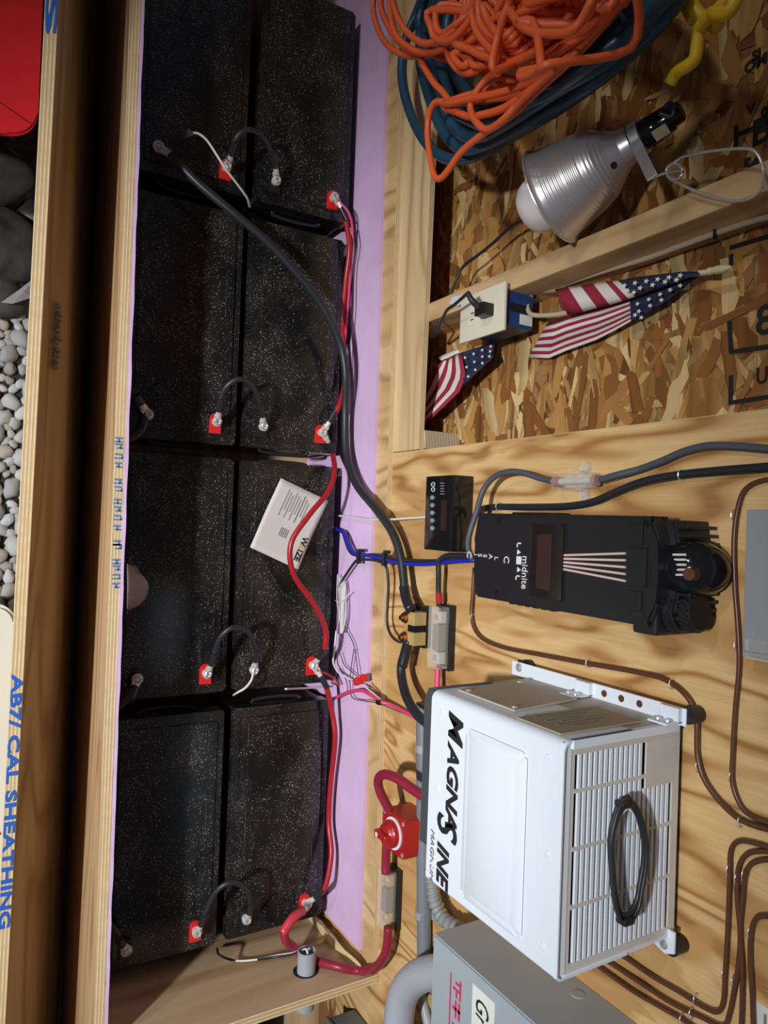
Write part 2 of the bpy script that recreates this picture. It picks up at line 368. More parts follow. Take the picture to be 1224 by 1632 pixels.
for i, (x, y, r) in enumerate(spots):
    o = bpy.data.objects.new('stone', stone_me[rs.randrange(8)]); COL.objects.link(o); o.parent = ground
    o.location = (x, y, GZ+r*.35); o.rotation_euler = (rs.uniform(-.3, .3), rs.uniform(-.3, .3), rs.uniform(0, 6.3)); o.scale = (r*1.15, r*1.15, r)

t = nb(); more = []
for k in range(6000):
    x, y, r = rs.uniform(-.50, .30), rs.uniform(-.60, -.025), rs.uniform(.011, .023)
    if len(more) < 620 and all((x-a)**2+(y-b)**2 > (.74*(r+c))**2 for a, b, c in more): more.append((x, y, r))
for x, y, r in more:
    v0, f0 = len(t.verts), len(t.faces); t.from_mesh(stone_me[rs.randrange(8)]); t.verts.ensure_lookup_table(); t.faces.ensure_lookup_table()
    m_ = Matrix.Translation((x, y, GZ+r*.35)) @ Matrix.Rotation(rs.uniform(0, 6.3), 4, 'Z') @ Matrix.Diagonal((r*1.15, r*1.15, r, 1)); mi_ = rs.randrange(6)
    for v in t.verts[v0:]: v.co = m_ @ v.co
    for f in t.faces[f0:]: f.material_index = mi_
o = obj('gravel', t, stone_mats, ground, smooth=True); o['kind'] = 'stuff'
# back wall: OSB sheathing on studs, plywood panel in front on the right
YP = .802
bm = nb(); box(bm, -1.9, 1.9, .903, .914, GZ, 1.9)
wall = obj('wall_back', bm, M['osb'], label='brown strand board wall sheathing behind the studs', kind='structure', origin=0); wall['_base'] = (0, 0, 0)
rs2 = random.Random(5)
strand_cols = [(.24, .095, .026), (.38, .175, .05), (.50, .26, .08), (.58, .34, .12), (.30, .12, .032), (.74, .52, .24), (.53, .28, .085), (.42, .20, .058)]
strand_mats = [wood('strand%d' % i, c, tuple(q*.78 for q in c), tuple(q*.48 for q in c), 'x', 12, .5, .06, seed=i*3.3) for i, c in enumerate(strand_cols)]
def strand_poly():
    L, W_ = rs2.uniform(.022, .060), rs2.uniform(.004, .015); n = 4
    up_ = [(-L+2*L*k/n, W_*rs2.uniform(.55, 1.1)) for k in range(n+1)]; dn_ = [(-L+2*L*k/n, -W_*rs2.uniform(.55, 1.1)) for k in range(n, -1, -1)]
    up_[0] = (up_[0][0]*rs2.uniform(.8, 1.15), up_[0][1]*rs2.uniform(.1, 1)); up_[-1] = (up_[-1][0]*rs2.uniform(.8, 1.15), up_[-1][1]*rs2.uniform(.1, 1))
    return up_+dn_
def strand_place(i):
    x, z = rs2.uniform(-.92, -.13), rs2.uniform(.12, 1.16)
    a = rs2.choice((rs2.gauss(0, .35), rs2.gauss(0, .35), rs2.uniform(-1.57, 1.57)))
    return Matrix.Translation((x, .9026-.0000012*i, z)) @ Matrix.Rotation(a, 4, 'Y') @ Matrix.Rotation(rs2.gauss(0, .012), 4, 'X')
strand_me = []
for k in range(24):
    t = nb(); prism(t, strand_poly(), -.0004, .0004, 'y'); bmesh.ops.recalc_face_normals(t, faces=t.faces)
    me = bpy.data.meshes.new('strand'); t.to_mesh(me); t.free(); me.materials.append(strand_mats[k % 8]); strand_me.append(me)
t = nb()
for i in range(1500):
    v0 = len(t.verts); f0 = len(t.faces); t.from_mesh(strand_me[rs2.randrange(24)]); t.verts.ensure_lookup_table(); t.faces.ensure_lookup_table()
    m_ = strand_place(i); mi_ = rs2.randrange(8)
    for v in t.verts[v0:]: v.co = m_ @ v.co
    for f in t.faces[f0:]: f.material_index = mi_
o = obj('small_strands', t, strand_mats, wall); o['kind'] = 'stuff'
for i in range(300):
    o = bpy.data.objects.new('strand', strand_me[rs2.randrange(24)]); COL.objects.link(o); o.parent = wall
    k = rs2.uniform(.8, 1.25); o.matrix_local = strand_place(1500+i*3) @ Matrix.Diagonal((k, 1, k*rs2.uniform(.7, 1.3), 1))
def board(name, b, mats, parent, thick, off=None, bev=.0008):
    """a sheet: big faces get mats[0], cut edges mats[1]; thick = axis of its thickness"""
    bm = nb(); box(bm, *b, bev=bev, seg=1)
    ax = 'xyz'.index(thick)
    bm.normal_update()
    for f in bm.faces: f.material_index = 0 if abs(f.normal[ax]) > .9 else 1
    return obj(name, bm, mats, parent)
def stud(x0, x1, z0, z1, y0=.814, y1=.903):
    bm = nb(); box(bm, x0, x1, y0, y1, z0, z1, bev=.003)
    bm.normal_update()
    for f in bm.faces: f.material_index = 1 if f.normal.z > .9 else 0
    return obj('stud', bm, [M['stud'], M['end_grain']], wall)
stud(-.445, -.407, GZ+.04, 1.8); stud(-.186, -.148, GZ+.04, .25); stud(-.86, -.822, GZ+.04, 1.8); stud(.20, .238, GZ+.04, 1.8); stud(.61, .648, GZ+.04, 1.8); stud(1.02, 1.058, GZ+.04, 1.8); stud(-1.27, -1.232, GZ+.04, 1.8)
bm = nb(); box(bm, -1.9, 1.9, .814, .903, GZ, GZ+.04, bev=.003); obj('sill_plate', bm, M['strip'], wall)
bm = nb(); hexa(bm, [(-1.9, YP, .10), (-.146, YP, .10), (-.146, .814, .10), (-1.9, .814, .10), (-1.9, YP, .272), (-.146, YP, .247), (-.146, .814, .247), (-1.9, .814, .272)])
bm.normal_update()
for f in bm.faces: f.material_index = 0 if abs(f.normal.y) > .9 else 1
obj('plywood_strip', bm, [M['strip'], ply_edge('ply_edge_strip', 'y', .012, 5, .802)], wall)
board('plywood_panel', (-.1445, 1.7, YP, .814, -.02, 1.8), [M['panel'], ply_edge('ply_edge_panel', 'y', .012, 5, .802)], wall, 'y')
# ------------------------------------------------------------------ battery box
bx = thing('battery_box', (-.2, .53, GZ), 'long open plywood box lined with pink foam that holds the batteries', 'box')
def tilt(x): return .150+.013*x
def long_board(name, x0, x1, y0, y1, zb, dz, mats):
    bm = nb(); hexa(bm, [(x0, y0, zb), (x1, y0, zb), (x1, y1, zb), (x0, y1, zb), (x0, y0, tilt(x0)+dz), (x1, y0, tilt(x1)+dz), (x1, y1, tilt(x1)+dz), (x0, y1, tilt(x0)+dz)])
    bm.normal_update()
    for f in bm.faces: f.material_index = 0 if abs(f.normal.y) > .9 else 1
    return obj(name, bm, mats, bx)
e = M['edge_y']
long_board('back_board', -1.9, .957, .790, YP-.0003, -.28, 0, [M['face_a'], ply_edge('ply_edge_back', 'y', .012, 5, .79-.53)])
long_board('foam_panel', -1.9, .930, .782, .7897, -.25, -.048, [M['foam'], M['foam']])
bm = nb(); hexa(bm, [(-1.9, .235, GZ+.02), (1.25, .245, GZ+.02), (1.25, .263, GZ+.02), (-1.9, .253, GZ+.02), (-1.9, .228, .13), (1.25, .241, .13), (1.25, .260, .13), (-1.9, .247, .13)])
bm.normal_update()
for f in bm.faces: f.material_index = 0 if abs(f.normal.y) > .9 else 1
obj('front_board', bm, [M['dark_ply'], ply_edge('ply_edge_front', 'y', .019, 7, .243-.53)], bx)
# ragged thin foam sheet on the inside of the front board
bm = nb(); n = 120; prev = None
for i in range(n+1):
    x = -1.9+3.1*i/n; y = .247+.013*(x+1.9)/3.15; zt = .131+.004*noise.noise(Vector((x*22, 0, 0))); th = .006+.002*noise.noise(Vector((x*15, 3, 0)))
    ring = [bm.verts.new((x, y+.0004, -.24)), bm.verts.new((x, y+th, -.24)), bm.verts.new((x, y+th, zt)), bm.verts.new((x, y+.0004, zt))]
    if prev:
        for k in range(4): bm.faces.new([prev[k], prev[(k+1) % 4], ring[(k+1) % 4], ring[k]])
    else: bm.faces.new(ring[::-1])
    prev = ring
bm.faces.new(prev); obj('foam_sheet', bm, M['foam'], bx)
board('end_board', (.957, .975, .266, YP-.001, -.28, .167), [M['end_ply'], ply_edge('ply_edge_end', 'x', .018, 5, .957+.2)], bx, 'x')
bm = nb(); box(bm, -1.9, .957, .263, .79, -.268, -.25); obj('floor_board', bm, M['dark_ply'], bx)
bm = nb(); box(bm, -1.85, .9, .30, .34, GZ, -.268); box(bm, -1.85, .9, .70, .74, GZ, -.268); obj('skid', bm, M['stud'], bx)
# torn corner batten
bm = nb(); pts = []
for i in range(15):
    z = -.14+.29*i/14; wd = .016*(1-.75*max(0, (i-8)/6))+.004*noise.noise(Vector((i*.9, 2, 0)))
    pts.append([(.9565, .772, z), (.9565-wd, .768, z), (.935+.006*noise.noise(Vector((i*1.3, 0, 4))), .755+.012*max(0, (i-7)/7), z), (.9565, .757+.010*max(0, (i-7)/7), z)])
rings = [[bm.verts.new(p) for p in r] for r in pts]
for a, b2 in zip(rings, rings[1:]):
    for k in range(4): bm.faces.new([a[k], a[(k+1) % 4], b2[(k+1) % 4], b2[k]])
bm.faces.new(rings[0][::-1]); bm.faces.new(rings[-1]); obj('corner_batten', bm, M['splinter'], bx)
# leaning outer board (opened front)
bm = nb()
def ob(ix, iy, z): return PZ(ix, iy, z)
a, b2 = ob(97, -60, .20), ob(5, 1700, .06)
da = (b2-a).normalized(); a = a-da*.5; b2 = b2+da*.35
nrm = Vector((-da.y, da.x, 0)).normalized()
th = -.020; low = Vector((0, .135, 0)); lowb = Vector((0, .135, 0))
P = [a+nrm*th+low, b2+nrm*th+lowb, b2+lowb, a+low]
for p in P: p.z = GZ+.05
Q = [a+nrm*th, b2+nrm*th, b2.copy(), a.copy()]
# object whose local y is the thickness
hexa(bm, P+Q); bm.normal_update()
for f in bm.faces: f.material_index = 0 if abs(f.normal.y) > .8 else 1
mt = frame(((a+b2)/2), da, nrm)
inv = mt.inverted(); bmesh.ops.transform(bm, matrix=inv, verts=bm.verts)
lean = obj('plywood_lid_board', bm, [wood('plywood_lid', (.50, .34, .18), (.43, .27, .13), (.33, .19, .09), 'x', 12, seed=31), ply_edge('ply_edge_lid', 'y', .020, 7, -.020)], None, label='long leaning plywood board in front with blue sheathing stamp on its edge', cat='board', origin=0)
lean.matrix_world = mt
#==BATTERIES==
BL, BD, BB, BT = .497, .228, -.25, -.022      # length, depth, base, lid top
def make_battery():
    o = thing('battery', (0, 0, BB), '', 'battery', 'black batteries in the box')
    o['_base'] = (0, 0, 0)
    bm = nb(); box(bm, -BL/2+.004, BL/2-.004, -BD/2+.003, BD/2-.003, 0, .19, bev=.004); obj('case', bm, M['batt_side'], o)
    bm = nb()
    prism(bm, rrect(-BL/2, BL/2, -BD/2, BD/2, .006), .186, .2225, 'z', bev=.003)
    prism(bm, rrect(-BL/2+.022, BL/2-.022, -BD/2+.016, BD/2-.016, .004), .2220, .2265, 'z', bev=.0012)
    lid = obj('lid', bm, M['batt'], o, smooth=.6)
    # embossed lines on the lid
    bm = nb()
    for x0, x1, y0, y1 in ((-BL/2+.035, BL/2-.035, BD/2-.034, BD/2-.0325), (-BL/2+.035, BL/2-.035, -BD/2+.0325, -BD/2+.034), (-BL/2+.035, -BL/2+.0365, -BD/2+.034, BD/2-.034)):
        box(bm, x0, x1, y0, y1, .2260, .2272)
    obj('ridge', bm, M['batt'], lid)
    for s in (-1, 1):
        bm = nb(); xe = s*(BL/2-.001)
        tube(bm, smooth_path([(xe-s*.002, -.06, .182), (xe+s*.005, -.05, .178), (xe+s*.007, 0, .174), (xe+s*.005, .05, .178), (xe-s*.002, .06, .182)], 5), .0045, 8)
        obj('handle', bm, M['black_rub'], o, smooth=True)
    for y, m in ((.067, 'red_tab'), (-.074, 'blackp')):
        x = BL/2-.045
        poly = [(x+.024, y-.0125), (x+.024, y+.0125)]+[(x-.006+.0125*math.cos(a), y+.0125*math.sin(a)) for a in [math.pi/2+math.pi*k/8 for k in range(9)]]
        bm = nb(); prism(bm, poly, .226, .2335, 'z', bev=.0012); obj('terminal_pad', bm, M[m], o, label='red terminal block' if m == 'red_tab' else 'black terminal block')
        bm = nb(); lathe(bm, (x, y, .2330), (0, 0, 1), [(0, .0085), (.008, .0085)], 20); tb = obj('terminal_post', bm, M['tin'], o)
        bm = nb(); lathe(bm, (x, y, .2445), (0, 0, 1), [(0, .0095), (.0018, .0095), (.0019, .0075), (.0065, .0075), (.0075, .006), (.0045, .0035)], 6)
        obj('bolt', bm, M['steel'], o)
    return o
bp = make_battery()
col_words = ['first', 'second', 'third', 'fourth']
front_say = ['front row battery with the ribbed black sensor on its terminal', 'glossy front row battery in second column counted from the orange cord end', 'glossy front row battery in third column, beside a scrap of clear film', 'front row battery beside bare plywood end wall']
rear_say = ['dusty back row battery beneath the orange extension cord coil', 'dusty back row battery crossed by the thick black cable', 'back row battery with white leaflet lying on it', 'very dusty back row battery nearest the conduit stub in the end wall']
bats = {}
def copy_tree(o, parent=None):
    c = o.copy(); COL.objects.link(c); c.parent = parent
    for ch in o.children: copy_tree(ch, c)
    return c
TX = [-.731, -.193, .334, .871]
def bpos(row, k):
    x = TX[k]-(BL/2-.045); y = (.396 if row == 0 else .640)+(.008 if (row == 1 and k == 0) else 0)+(.005 if (row, k) == (1, 3) else 0)
    return x, y
for row in (0, 1):
    for k in range(4):
        o = bp if (row, k) == (0, 0) else copy_tree(bp)
        x, y = bpos(row, k); o.location = (x, y, BB); o['label'] = (front_say, rear_say)[row][k]; bats[row, k] = o
        o['_base'] = (x, y, BB)
        if row == 0:
            for ch in o.children:
                if ch.name.startswith('lid'): ch.material_slots[0].link = 'OBJECT'; ch.material_slots[0].material = M['batt_front']
def term(row, k, pos):
    x, y = bpos(row, k); return Vector((TX[k], y+(.067 if pos else -.074), BB+.2415))
# fifth pair beyond the frame edge keeps the row whole
#==CABLES==
def lug(cable, at, d, r=.0105, ln=.034, sh=None, shr=.0062, shl=.03, z=0):
    """flat ring terminal lying at 'at' with its barrel along d, under a cable thing"""
    d = Vector(d); d.z = d.z*1; d.normalize(); at = Vector(at)+Vector((0, 0, z))
    bm = nb(); lathe(bm, at, (0, 0, 1), [(0, r), (.0024, r)], 18)
    m = frame(at+Vector((0, 0, .0012)), d, Vector((-d.y, d.x, 0)) if abs(d.z) < .95 else (1, 0, 0))
    box(bm, 0, ln*.55, -r*.72, r*.72, -.0014, .0014, mat=m)
    cyl(bm, m @ Vector((ln*.45, 0, .002)), m @ Vector((ln, 0, .002)), shr*.92, sides=14)
    o = obj('ring_terminal', bm, M['tin'], cable)
    if sh:
        bm = nb(); cyl(bm, m @ Vector((ln*.8, 0, .002)), m @ Vector((ln*.8+shl, 0, .002)), shr*1.12, shr*1.05, sides=14); obj('heat_shrink', bm, sh, cable, smooth=.7)
    return m @ Vector((ln, 0, .002))
def cable(name, pts, r, mat, label, cat='cable', group=None, sides=10, n=7, base=None):
    t = thing(name, base or Vector(pts[0]), label, cat, group)
    bm = nb(); tube(bm, smooth_path(pts, n), r, sides); obj('sheath', bm, mat, t, smooth=True)
    return t
def wire(name, pts, r, mat, label, cat='wire', group=None, n=7, sides=8):
    bm = nb(); tube(bm, smooth_path(pts, n), r, sides)
    return obj(name, bm, mat, None, smooth=True, label=label, cat=cat, group=group)
# jumpers between front positive and back negative
jl = ['jumper arch in the first battery column, beneath a thin grey sensor wire', 'jumper arch in the second battery column, by the crossing black cable', 'jumper arch in the third battery column, below the leaflet', 'jumper arch in the fourth battery column, nearest the plywood end wall']
jpix = [[(370, 240), (378, 218), (398, 207), (420, 220), (436, 252)], [(350, 640), (362, 615), (384, 604), (404, 618), (415, 648)], [(342, 1040), (352, 1015), (372, 1000), (396, 1008), (408, 1035)], [(328, 1452), (345, 1420), (370, 1406), (392, 1418), (400, 1440)]]
for k in range(4):
    a, b2 = term(0, k, 1), term(1, k, 0)
    zz = [.022, .045, .055, .045, .020]
    mid = [PZ(ix, iy, z) for (ix, iy), z in zip(jpix[k], zz)]
    t = thing('jumper_cable', a, 'short black %s' % jl[k], 'cable', 'battery jumper cables')
    s = lug(t, a, (mid[0]-a).normalized()*1, sh=M['shrink']); e2 = lug(t, b2, (mid[-1]-b2), sh=M['shrink'])
    bm = nb(); tube(bm, smooth_path([s]+mid+[e2], 7), .0056, 12); obj('sheath', bm, M['grey_rub'] if 0 else M['black_rub'], t, smooth=True)
# red bus between the back positives
def red_bus(pts, k0, k1, label, mat='red', zlug=.0028):
    a, b2 = term(1, k0, 1), term(1, k1, 1)
    t = thing('red_battery_cable', a, label, 'cable', 'red parallel cables')
    s = lug(t, a, pts[0]-a, sh=M['shrink'], z=zlug); e2 = lug(t, b2, pts[-1]-b2, sh=M['shrink'], z=0 if 1 else zlug)
    bm = nb(); tube(bm, smooth_path([s]+pts+[e2], 8), .0062, 12); obj('sheath', bm, M[mat], t, smooth=True)
red_bus([PY(551, 352, .745), PY(557, 395, .756), PY(551, 450, .759), PY(546, 520, .759), PY(550, 600, .756), PY(541, 645, .738)], 0, 1, 'red battery cable running beside the black cable behind the second column battery')
red_bus([PY(530, 722, .745), PZ(533, 752, .03), PZ(522, 785, .045), PZ(492, 822, .05), PZ(464, 866, .045), PZ(468, 915, .04), PZ(500, 962, .04), PZ(518, 1000, .035), PZ(518, 1030, .03)], 1, 2, 'red battery cable curving over the white leaflet')
red_bus([PY(521, 1098, .735), PY(530, 1140, .752), PY(534, 1180, .758), PY(527, 1250, .760), PY(524, 1310, .760), PY(528, 1360, .757), PY(519, 1412, .742)], 2, 3, 'red battery cable dipping behind the dustiest battery')
# first thin pink wire by the first column
a = term(1, 0, 1)
wire('pink_wire', [a+Vector((.008, .006, .006)), PY(556, 340, .745), PY(562, 372, .762), PY(559, 420, .766), PY(556, 470, .767), PY(550, 540, .764), PY(546, 580, .760)], .0032, M['pink'], 'thin pink wire from the red terminal under the orange cord')
wire('black_wire', [PY(566, 365, .767), PY(569, 390, .768), PY(564, 430, .769), PY(562, 500, .769), PY(556, 560, .766), PY(556, 620, .764), PY(553, 700, .764)], .0018, M['black_rub'], 'hair-thin black wire against pink foam beside the thick black cable')
# thick black negative cable: terminal -> shunt
a = term(0, 0, 0)
pts = [PZ(282, 258, .028), PZ(320, 296, .042), PZ(370, 338, .052), PZ(420, 380, .055), PZ(470, 432, .055), PZ(515, 490, .05), PZ(543, 550, .04), PZ(551, 600, .035), PY(550, 660, .752), PY(552, 720, .754), PY(567, 770, .752), PY(600, 812, .756), PY(625, 848, .762), PY(638, 885, .764), PY(643, 920, .764), PY(645, 945, .762)]
neg = thing('negative_cable', a, 'thick black cable from the far front terminal sweeping across to the brass shunt', 'cable')
s = lug(neg, a, pts[0]-a, shr=.0085, ln=.04, r=.012)
bm = nb(); tube(bm, smooth_path([s]+pts, 9), .0088, 14); obj('sheath', bm, M['grey_rub'] if 0 else M['black_rub'], neg, smooth=True)
bm = nb(); tube(bm, smooth_path([PY(644, 935, .764), PY(648, 955, .760), PY(655, 972, .756)], 6), lambda t: .0105, 14); obj('heat_shrink', bm, M['shrink'], neg, smooth=True)
# short black tails leaving the other front negatives under the front board
for k, lab in ((1, 'second'), (2, 'third'), (3, 'fourth')):
    a = term(0, k, 0); px = {1: [(222, 640), (205, 615), (190, 590)], 2: [(214, 1096), (200, 1116), (185, 1140)], 3: [(192, 1500), (180, 1480), (165, 1455)]}[k]
    pts = [PZ(px[0][0], px[0][1], .005), PZ(px[1][0], px[1][1], -.005), Vector((PZ(*px[2], -.02).x, .264, -.02))]
    t = thing('ground_cable', a, 'short black cable tail under the foam edge at the %s front terminal' % lab, 'cable', 'front negative cables')
    s = lug(t, a, pts[0]-a, shr=.0075, r=.011, sh=M['shrink'], shl=.02)
    bm = nb(); tube(bm, smooth_path([s]+pts, 6), .0078, 12); obj('sheath', bm, M['black_rub'], t, smooth=True)
    if k == 1:
        t2 = [a+Vector((0, -.004, .0)), PZ(222, 690, 0), Vector((PZ(208, 710, -.01).x, .264, -.015))]
        bm = nb(); tube(bm, smooth_path(t2, 6), .0075, 12); obj('sheath', bm, M['black_rub'], t, smooth=True)
# temperature sensor at the first terminal
sb = PZ(292, 218, .03); sd = (PZ(304, 213, .03)-PZ(268, 231, .03)).normalized()
sen = thing('sensor', sb, 'small ribbed black sensor plug beside the far front terminal', 'sensor')
bm = nb(); m = frame(sb, sd, Vector((-sd.y, sd.x, 0))); box(bm, -.026, .018, -.0085, .0085, -.006, .006, bev=.0015, mat=m); obj('body', bm, M['blackp'], sen)
for i in range(7):
    bm = nb(); box(bm, -.010+i*.0042, -.0082+i*.0042, -.0065, .0065, .006, .0082, mat=m); obj('rib', bm, M['grey_rub'], sen)
wire('grey_sensor_wire', [sb+sd*.018, PZ(316, 213, .032), PZ(330, 224, .034), PZ(346, 248, .036), PZ(360, 270, .034), PZ(380, 296, .02), PZ(394, 316, 0), PZ(398, 330, -.03)], .0026, M['whitew'], 'thin grey wire from the ribbed sensor across the first red terminal')
# red main cable: last terminal -> fuse -> switch -> inverter
a = term(1, 3, 1)
pm = thing('main_positive_cable', a, 'thick maroon cable looping over the end wall from last battery up to the fuse', 'cable')
pts = [PZ(468, 1462, .03), PZ(455, 1480, .035), PZ(455, 1498, .038), PX(466, 1508, .93), PX(480, 1521, .946), PX(505, 1532, .947), PX(540, 1541, .944), PY(574, 1547, .768), PY(598, 1543, .772), PY(613, 1522, .768), PY(618, 1500, .766), PY(619, 1478, .764)]
s = lug(pm, a, pts[0]-a, shr=.0085, r=.012, ln=.036, z=.0028)
bm = nb(); tube(bm, smooth_path([s]+pts, 8), .0092, 14); obj('sheath', bm, M['maroon'], pm, smooth=True)
bm = nb(); tube(bm, smooth_path([s-(pts[0]-a).normalized()*.008, pts[0], pts[1], PZ(452, 1486, .036)], 6), .0102, 14); obj('heat_shrink', bm, plain('red_shrink', (.62, .05, .07), .35), pm, smooth=True)
wire('maroon_cable', [PY(615, 1392, .766), PY(615, 1375, .766), PY(616, 1352, .764), PY(618, 1330, .764)], .0090, M['maroon'], 'short maroon cable between red switch and clear fuse holder', 'cable', sides=14)
wire('maroon_cable', [PY(632, 1310, .76), PY(620, 1290, .745), PY(606, 1262, .725), PY(603, 1243, .715), PY(612, 1234, .71), PY(632, 1240, .71), PY(655, 1256, .715), PY(680, 1272, .72), PY(720, 1296, .735)], .0090, M['maroon'], 'maroon cable looping from the red switch up to the inverter', 'cable', sides=14)
# cable shunt -> inverter
ci = thing('inverter_cable', PY(650, 1030, .762), 'thick black cable from the brass shunt down into the inverter', 'cable')
bm = nb(); tube(bm, smooth_path([PY(648, 1032, .762), PY(640, 1060, .758), PY(641, 1085, .752), PY(650, 1115, .74), PY(668, 1142, .73), PY(700, 1165, .73), PY(730, 1185, .735)], 8), .0090, 14); obj('sheath', bm, M['black_rub'], ci, smooth=True)
bm = nb(); tube(bm, smooth_path([PY(652, 1020, .762), PY(647, 1038, .761), PY(641, 1062, .757)], 6), .0105, 14); obj('heat_shrink', bm, M['shrink'], ci, smooth=True)
#==EQUIPMENT==
def xz(ix, iy, y): p = PY(ix, iy, y); return p.x, p.z
FRONT = lambda x, y, z: frame((x, y, z), (1, 0, 0), (0, 0, 1))       # text facing the room, reading left to right
# ---- inverter
ix0, ix1, iy0, iz0, iz1 = .238, .503, .588, .634, .893
inv = thing('inverter', ((ix0+ix1)/2, .70, iz0), 'large white wall-mounted inverter with vented top and black lettering', 'inverter')
bm = nb()                                             # wrap-around front cover with rounded left and right edges
prof = [(ix0, .700), (ix0, iy0+.012)]+[(ix0+.012-.012*math.cos(a), iy0+.012-.012*math.sin(a)) for a in [math.pi/2*k/5 for k in range(1, 5)]]+[(ix0+.012, iy0), (ix1-.004, iy0), (ix1, iy0+.004), (ix1, .700)]
inner = [(p[0]+(.002 if p[0] < .3 else -.002), p[1]+.002) for p in prof]
poly = prof+inner[::-1]
prism(bm, poly, iz0, iz1, 'z'); cover = sub(obj('front_cover', bm, M['white'], inv, smooth=.5), inv)
bm = nb(); hexa(bm, [(.262, iy0+.0005, .712), (.492, iy0+.0005, .712), (.474, iy0-.009, .732), (.280, iy0-.009, .732), (.262, iy0+.0005, .842), (.492, iy0+.0005, .842), (.474, iy0-.009, .822), (.280, iy0-.009, .822)]); bmesh.ops.bevel(bm, geom=bm.edges[:], offset=.006, segments=3, affect='EDGES'); obj('raised_panel', bm, M['white'], cover, smooth=.6)
for (u, z) in ((.262, .660), (.37, .655), (.475, .652), (.262, .868), (.37, .872), (.475, .870)):
    bm = nb(); lathe(bm, (u, iy0, z), (0, -1, 0), [(0, .0045), (.0015, .004), (.002, .001)], 14); obj('screw', bm, M['white'], cover)
def side(x, name):
    bm = nb(); box(bm, x-.0015, x+.0015, .6005, .788, iz0-.012, iz1-.004, bev=.0006); return sub(obj(name, bm, M['dusty_side'], inv), inv)
M['dusty_side'] = dusty('dusty_side', (.46, .41, .34), .45, .25, (.40, .33, .24), haze=.7)
sl = side(ix0+.0016, 'side_panel'); side(ix1-.0016, 'side_panel')
bm = nb(); box(bm, ix0+.003, ix1-.003, .600, .79, iz0-.012, iz0-.008); obj('bottom_plate', bm, M['white_dust'], inv)
bm = nb(); prism(bm, [(.618, .655), (.735, .640), (.742, .760), (.618, .775)], ix0-.0035, ix0-.001, 'x'); cpn = obj('side_cover', bm, M['dusty_side'], sl)
for (y, z) in ((.626, .668), (.626, .765), (.733, .652)):
    bm = nb(); lathe(bm, (ix0-.0035, y, z), (-1, 0, 0), [(0, .0042), (.0016, .0036)], 12); obj('screw', bm, M['steel'], sl)
bm = nb(); box(bm, ix0-.0028, ix0-.0012, .60, .735, .800, .875); obj('data_label', bm, dusty('paper_label', (.42, .33, .22), .7, .2), sl)
for k in range(6):
    bm = nb(); box(bm, ix0-.0034, ix0-.0027, .62+.016*(k % 2), .715-.02*(k % 3), .810+.009*k, .8125+.009*k); obj('print_line', bm, M['grey_ink'], sl)
# vented top
bm = nb(); box(bm, ix0+.004, ix1-.004, .598, .788, iz1-.060, iz1-.055); obj('vent_shade_backing', bm, M['hole'], inv)  # near-black sheet standing in for the shade below the slats
top = []
vy0, vy1, vx0, vx1 = .608, .776, .256, .490
bm = nb(); T0, T1 = iz1-.0055, iz1-.003
box(bm, ix0+.002, ix1-.002, .5985, vy0, T0, T1); box(bm, ix0+.002, ix1-.002, vy1, .788, T0, T1); box(bm, ix0+.002, vx0, vy0, vy1, T0, T1); box(bm, vx1, ix1-.002, vy0, vy1, T0, T1)
box(bm, vx0, .312, .727, vy1, T0, T1)
tp = sub(obj('top_plate', bm, M['white_dust'], inv), inv)
bm = nb(); box(bm, ix0+.002, ix1-.002, .5895, .602, iz1-.006, iz1-.0024); box(bm, ix0, ix0+.010, .6015, .782, iz1-.006, iz1+.001); box(bm, ix1-.004, ix1, .6015, .782, iz1-.006, iz1-.002); obj('rim', bm, M['white'], tp)
ns = 20; pit = (vy1-vy0)/ns
slat_me = {}
for i in range(1, ns):
    y = vy0+pit*i; x0 = .312 if y > .725 else vx0
    bm = nb(); box(bm, x0, vx1, y-pit*.26, y+pit*.26, T0-.001, T1); obj('slat', bm, M['white'], tp)  # whiter than the dusty plate: light from above put into the slat colour
for fx in (.297, .362, .427):
    bm = nb(); box(bm, fx-.0022, fx+.0022, vy0, vy1, T0, T1+.0002); obj('cross_bar', bm, M['white_dust'], tp)
# mounting flanges and ears
bm = nb(); box(bm, ix0-.020, ix0+.002, .778, .7805, .582, .905, bev=.0008); fl = sub(obj('mounting_flange', bm, M['white'], inv), inv)
for z in (.60, .885):
    bm = nb(); lathe(bm, (ix0-.012, .7785, z), (0, -1, 0), [(0, .007), (.002, .007), (.0022, .0045), (.005, .004)], 12); obj('bolt', bm, M['steel'], fl)
for z in (.775, .805, .835):
    bm = nb(); lathe(bm, (ix0-.010, .7783, z), (0, -1, 0), [(0, .0048), (.001, .0048)], 14); obj('slot', bm, M['brown'], fl)
for y, z in ((.745, .742), (.752, .888)):
    bm = nb(); box(bm, ix0-.004, ix0-.001, y-.004, .779, z-.016, z+.012, bev=.001); box(bm, ix0-.020, ix0-.001, .770, .779, z-.016, z+.012, bev=.001); brk = sub(obj('bracket', bm, M['white'], inv), inv)
    for dz in (-.009, .005):
        bm = nb(); lathe(bm, (ix0-.004, y+.008, z+dz), (-1, 0, 0), [(0, .0045), (.002, .004)], 12); obj('screw', bm, M['steel'], brk)
bm = nb(); prism(bm, [(ix1-.01, .86), (ix1+.018, .872), (ix1+.022, .886), (ix1+.016, .900), (ix1-.01, .900)], .776, .780, 'y', bev=.0008); ear = sub(obj('mounting_ear', bm, M['white'], inv), inv)
bm = nb(); lathe(bm, (ix1+.010, .776, .886), (0, -1, 0), [(0, .006), (.002, .006), (.0022, .004), (.004, .0035)], 12); obj('bolt', bm, M['steel'], ear)
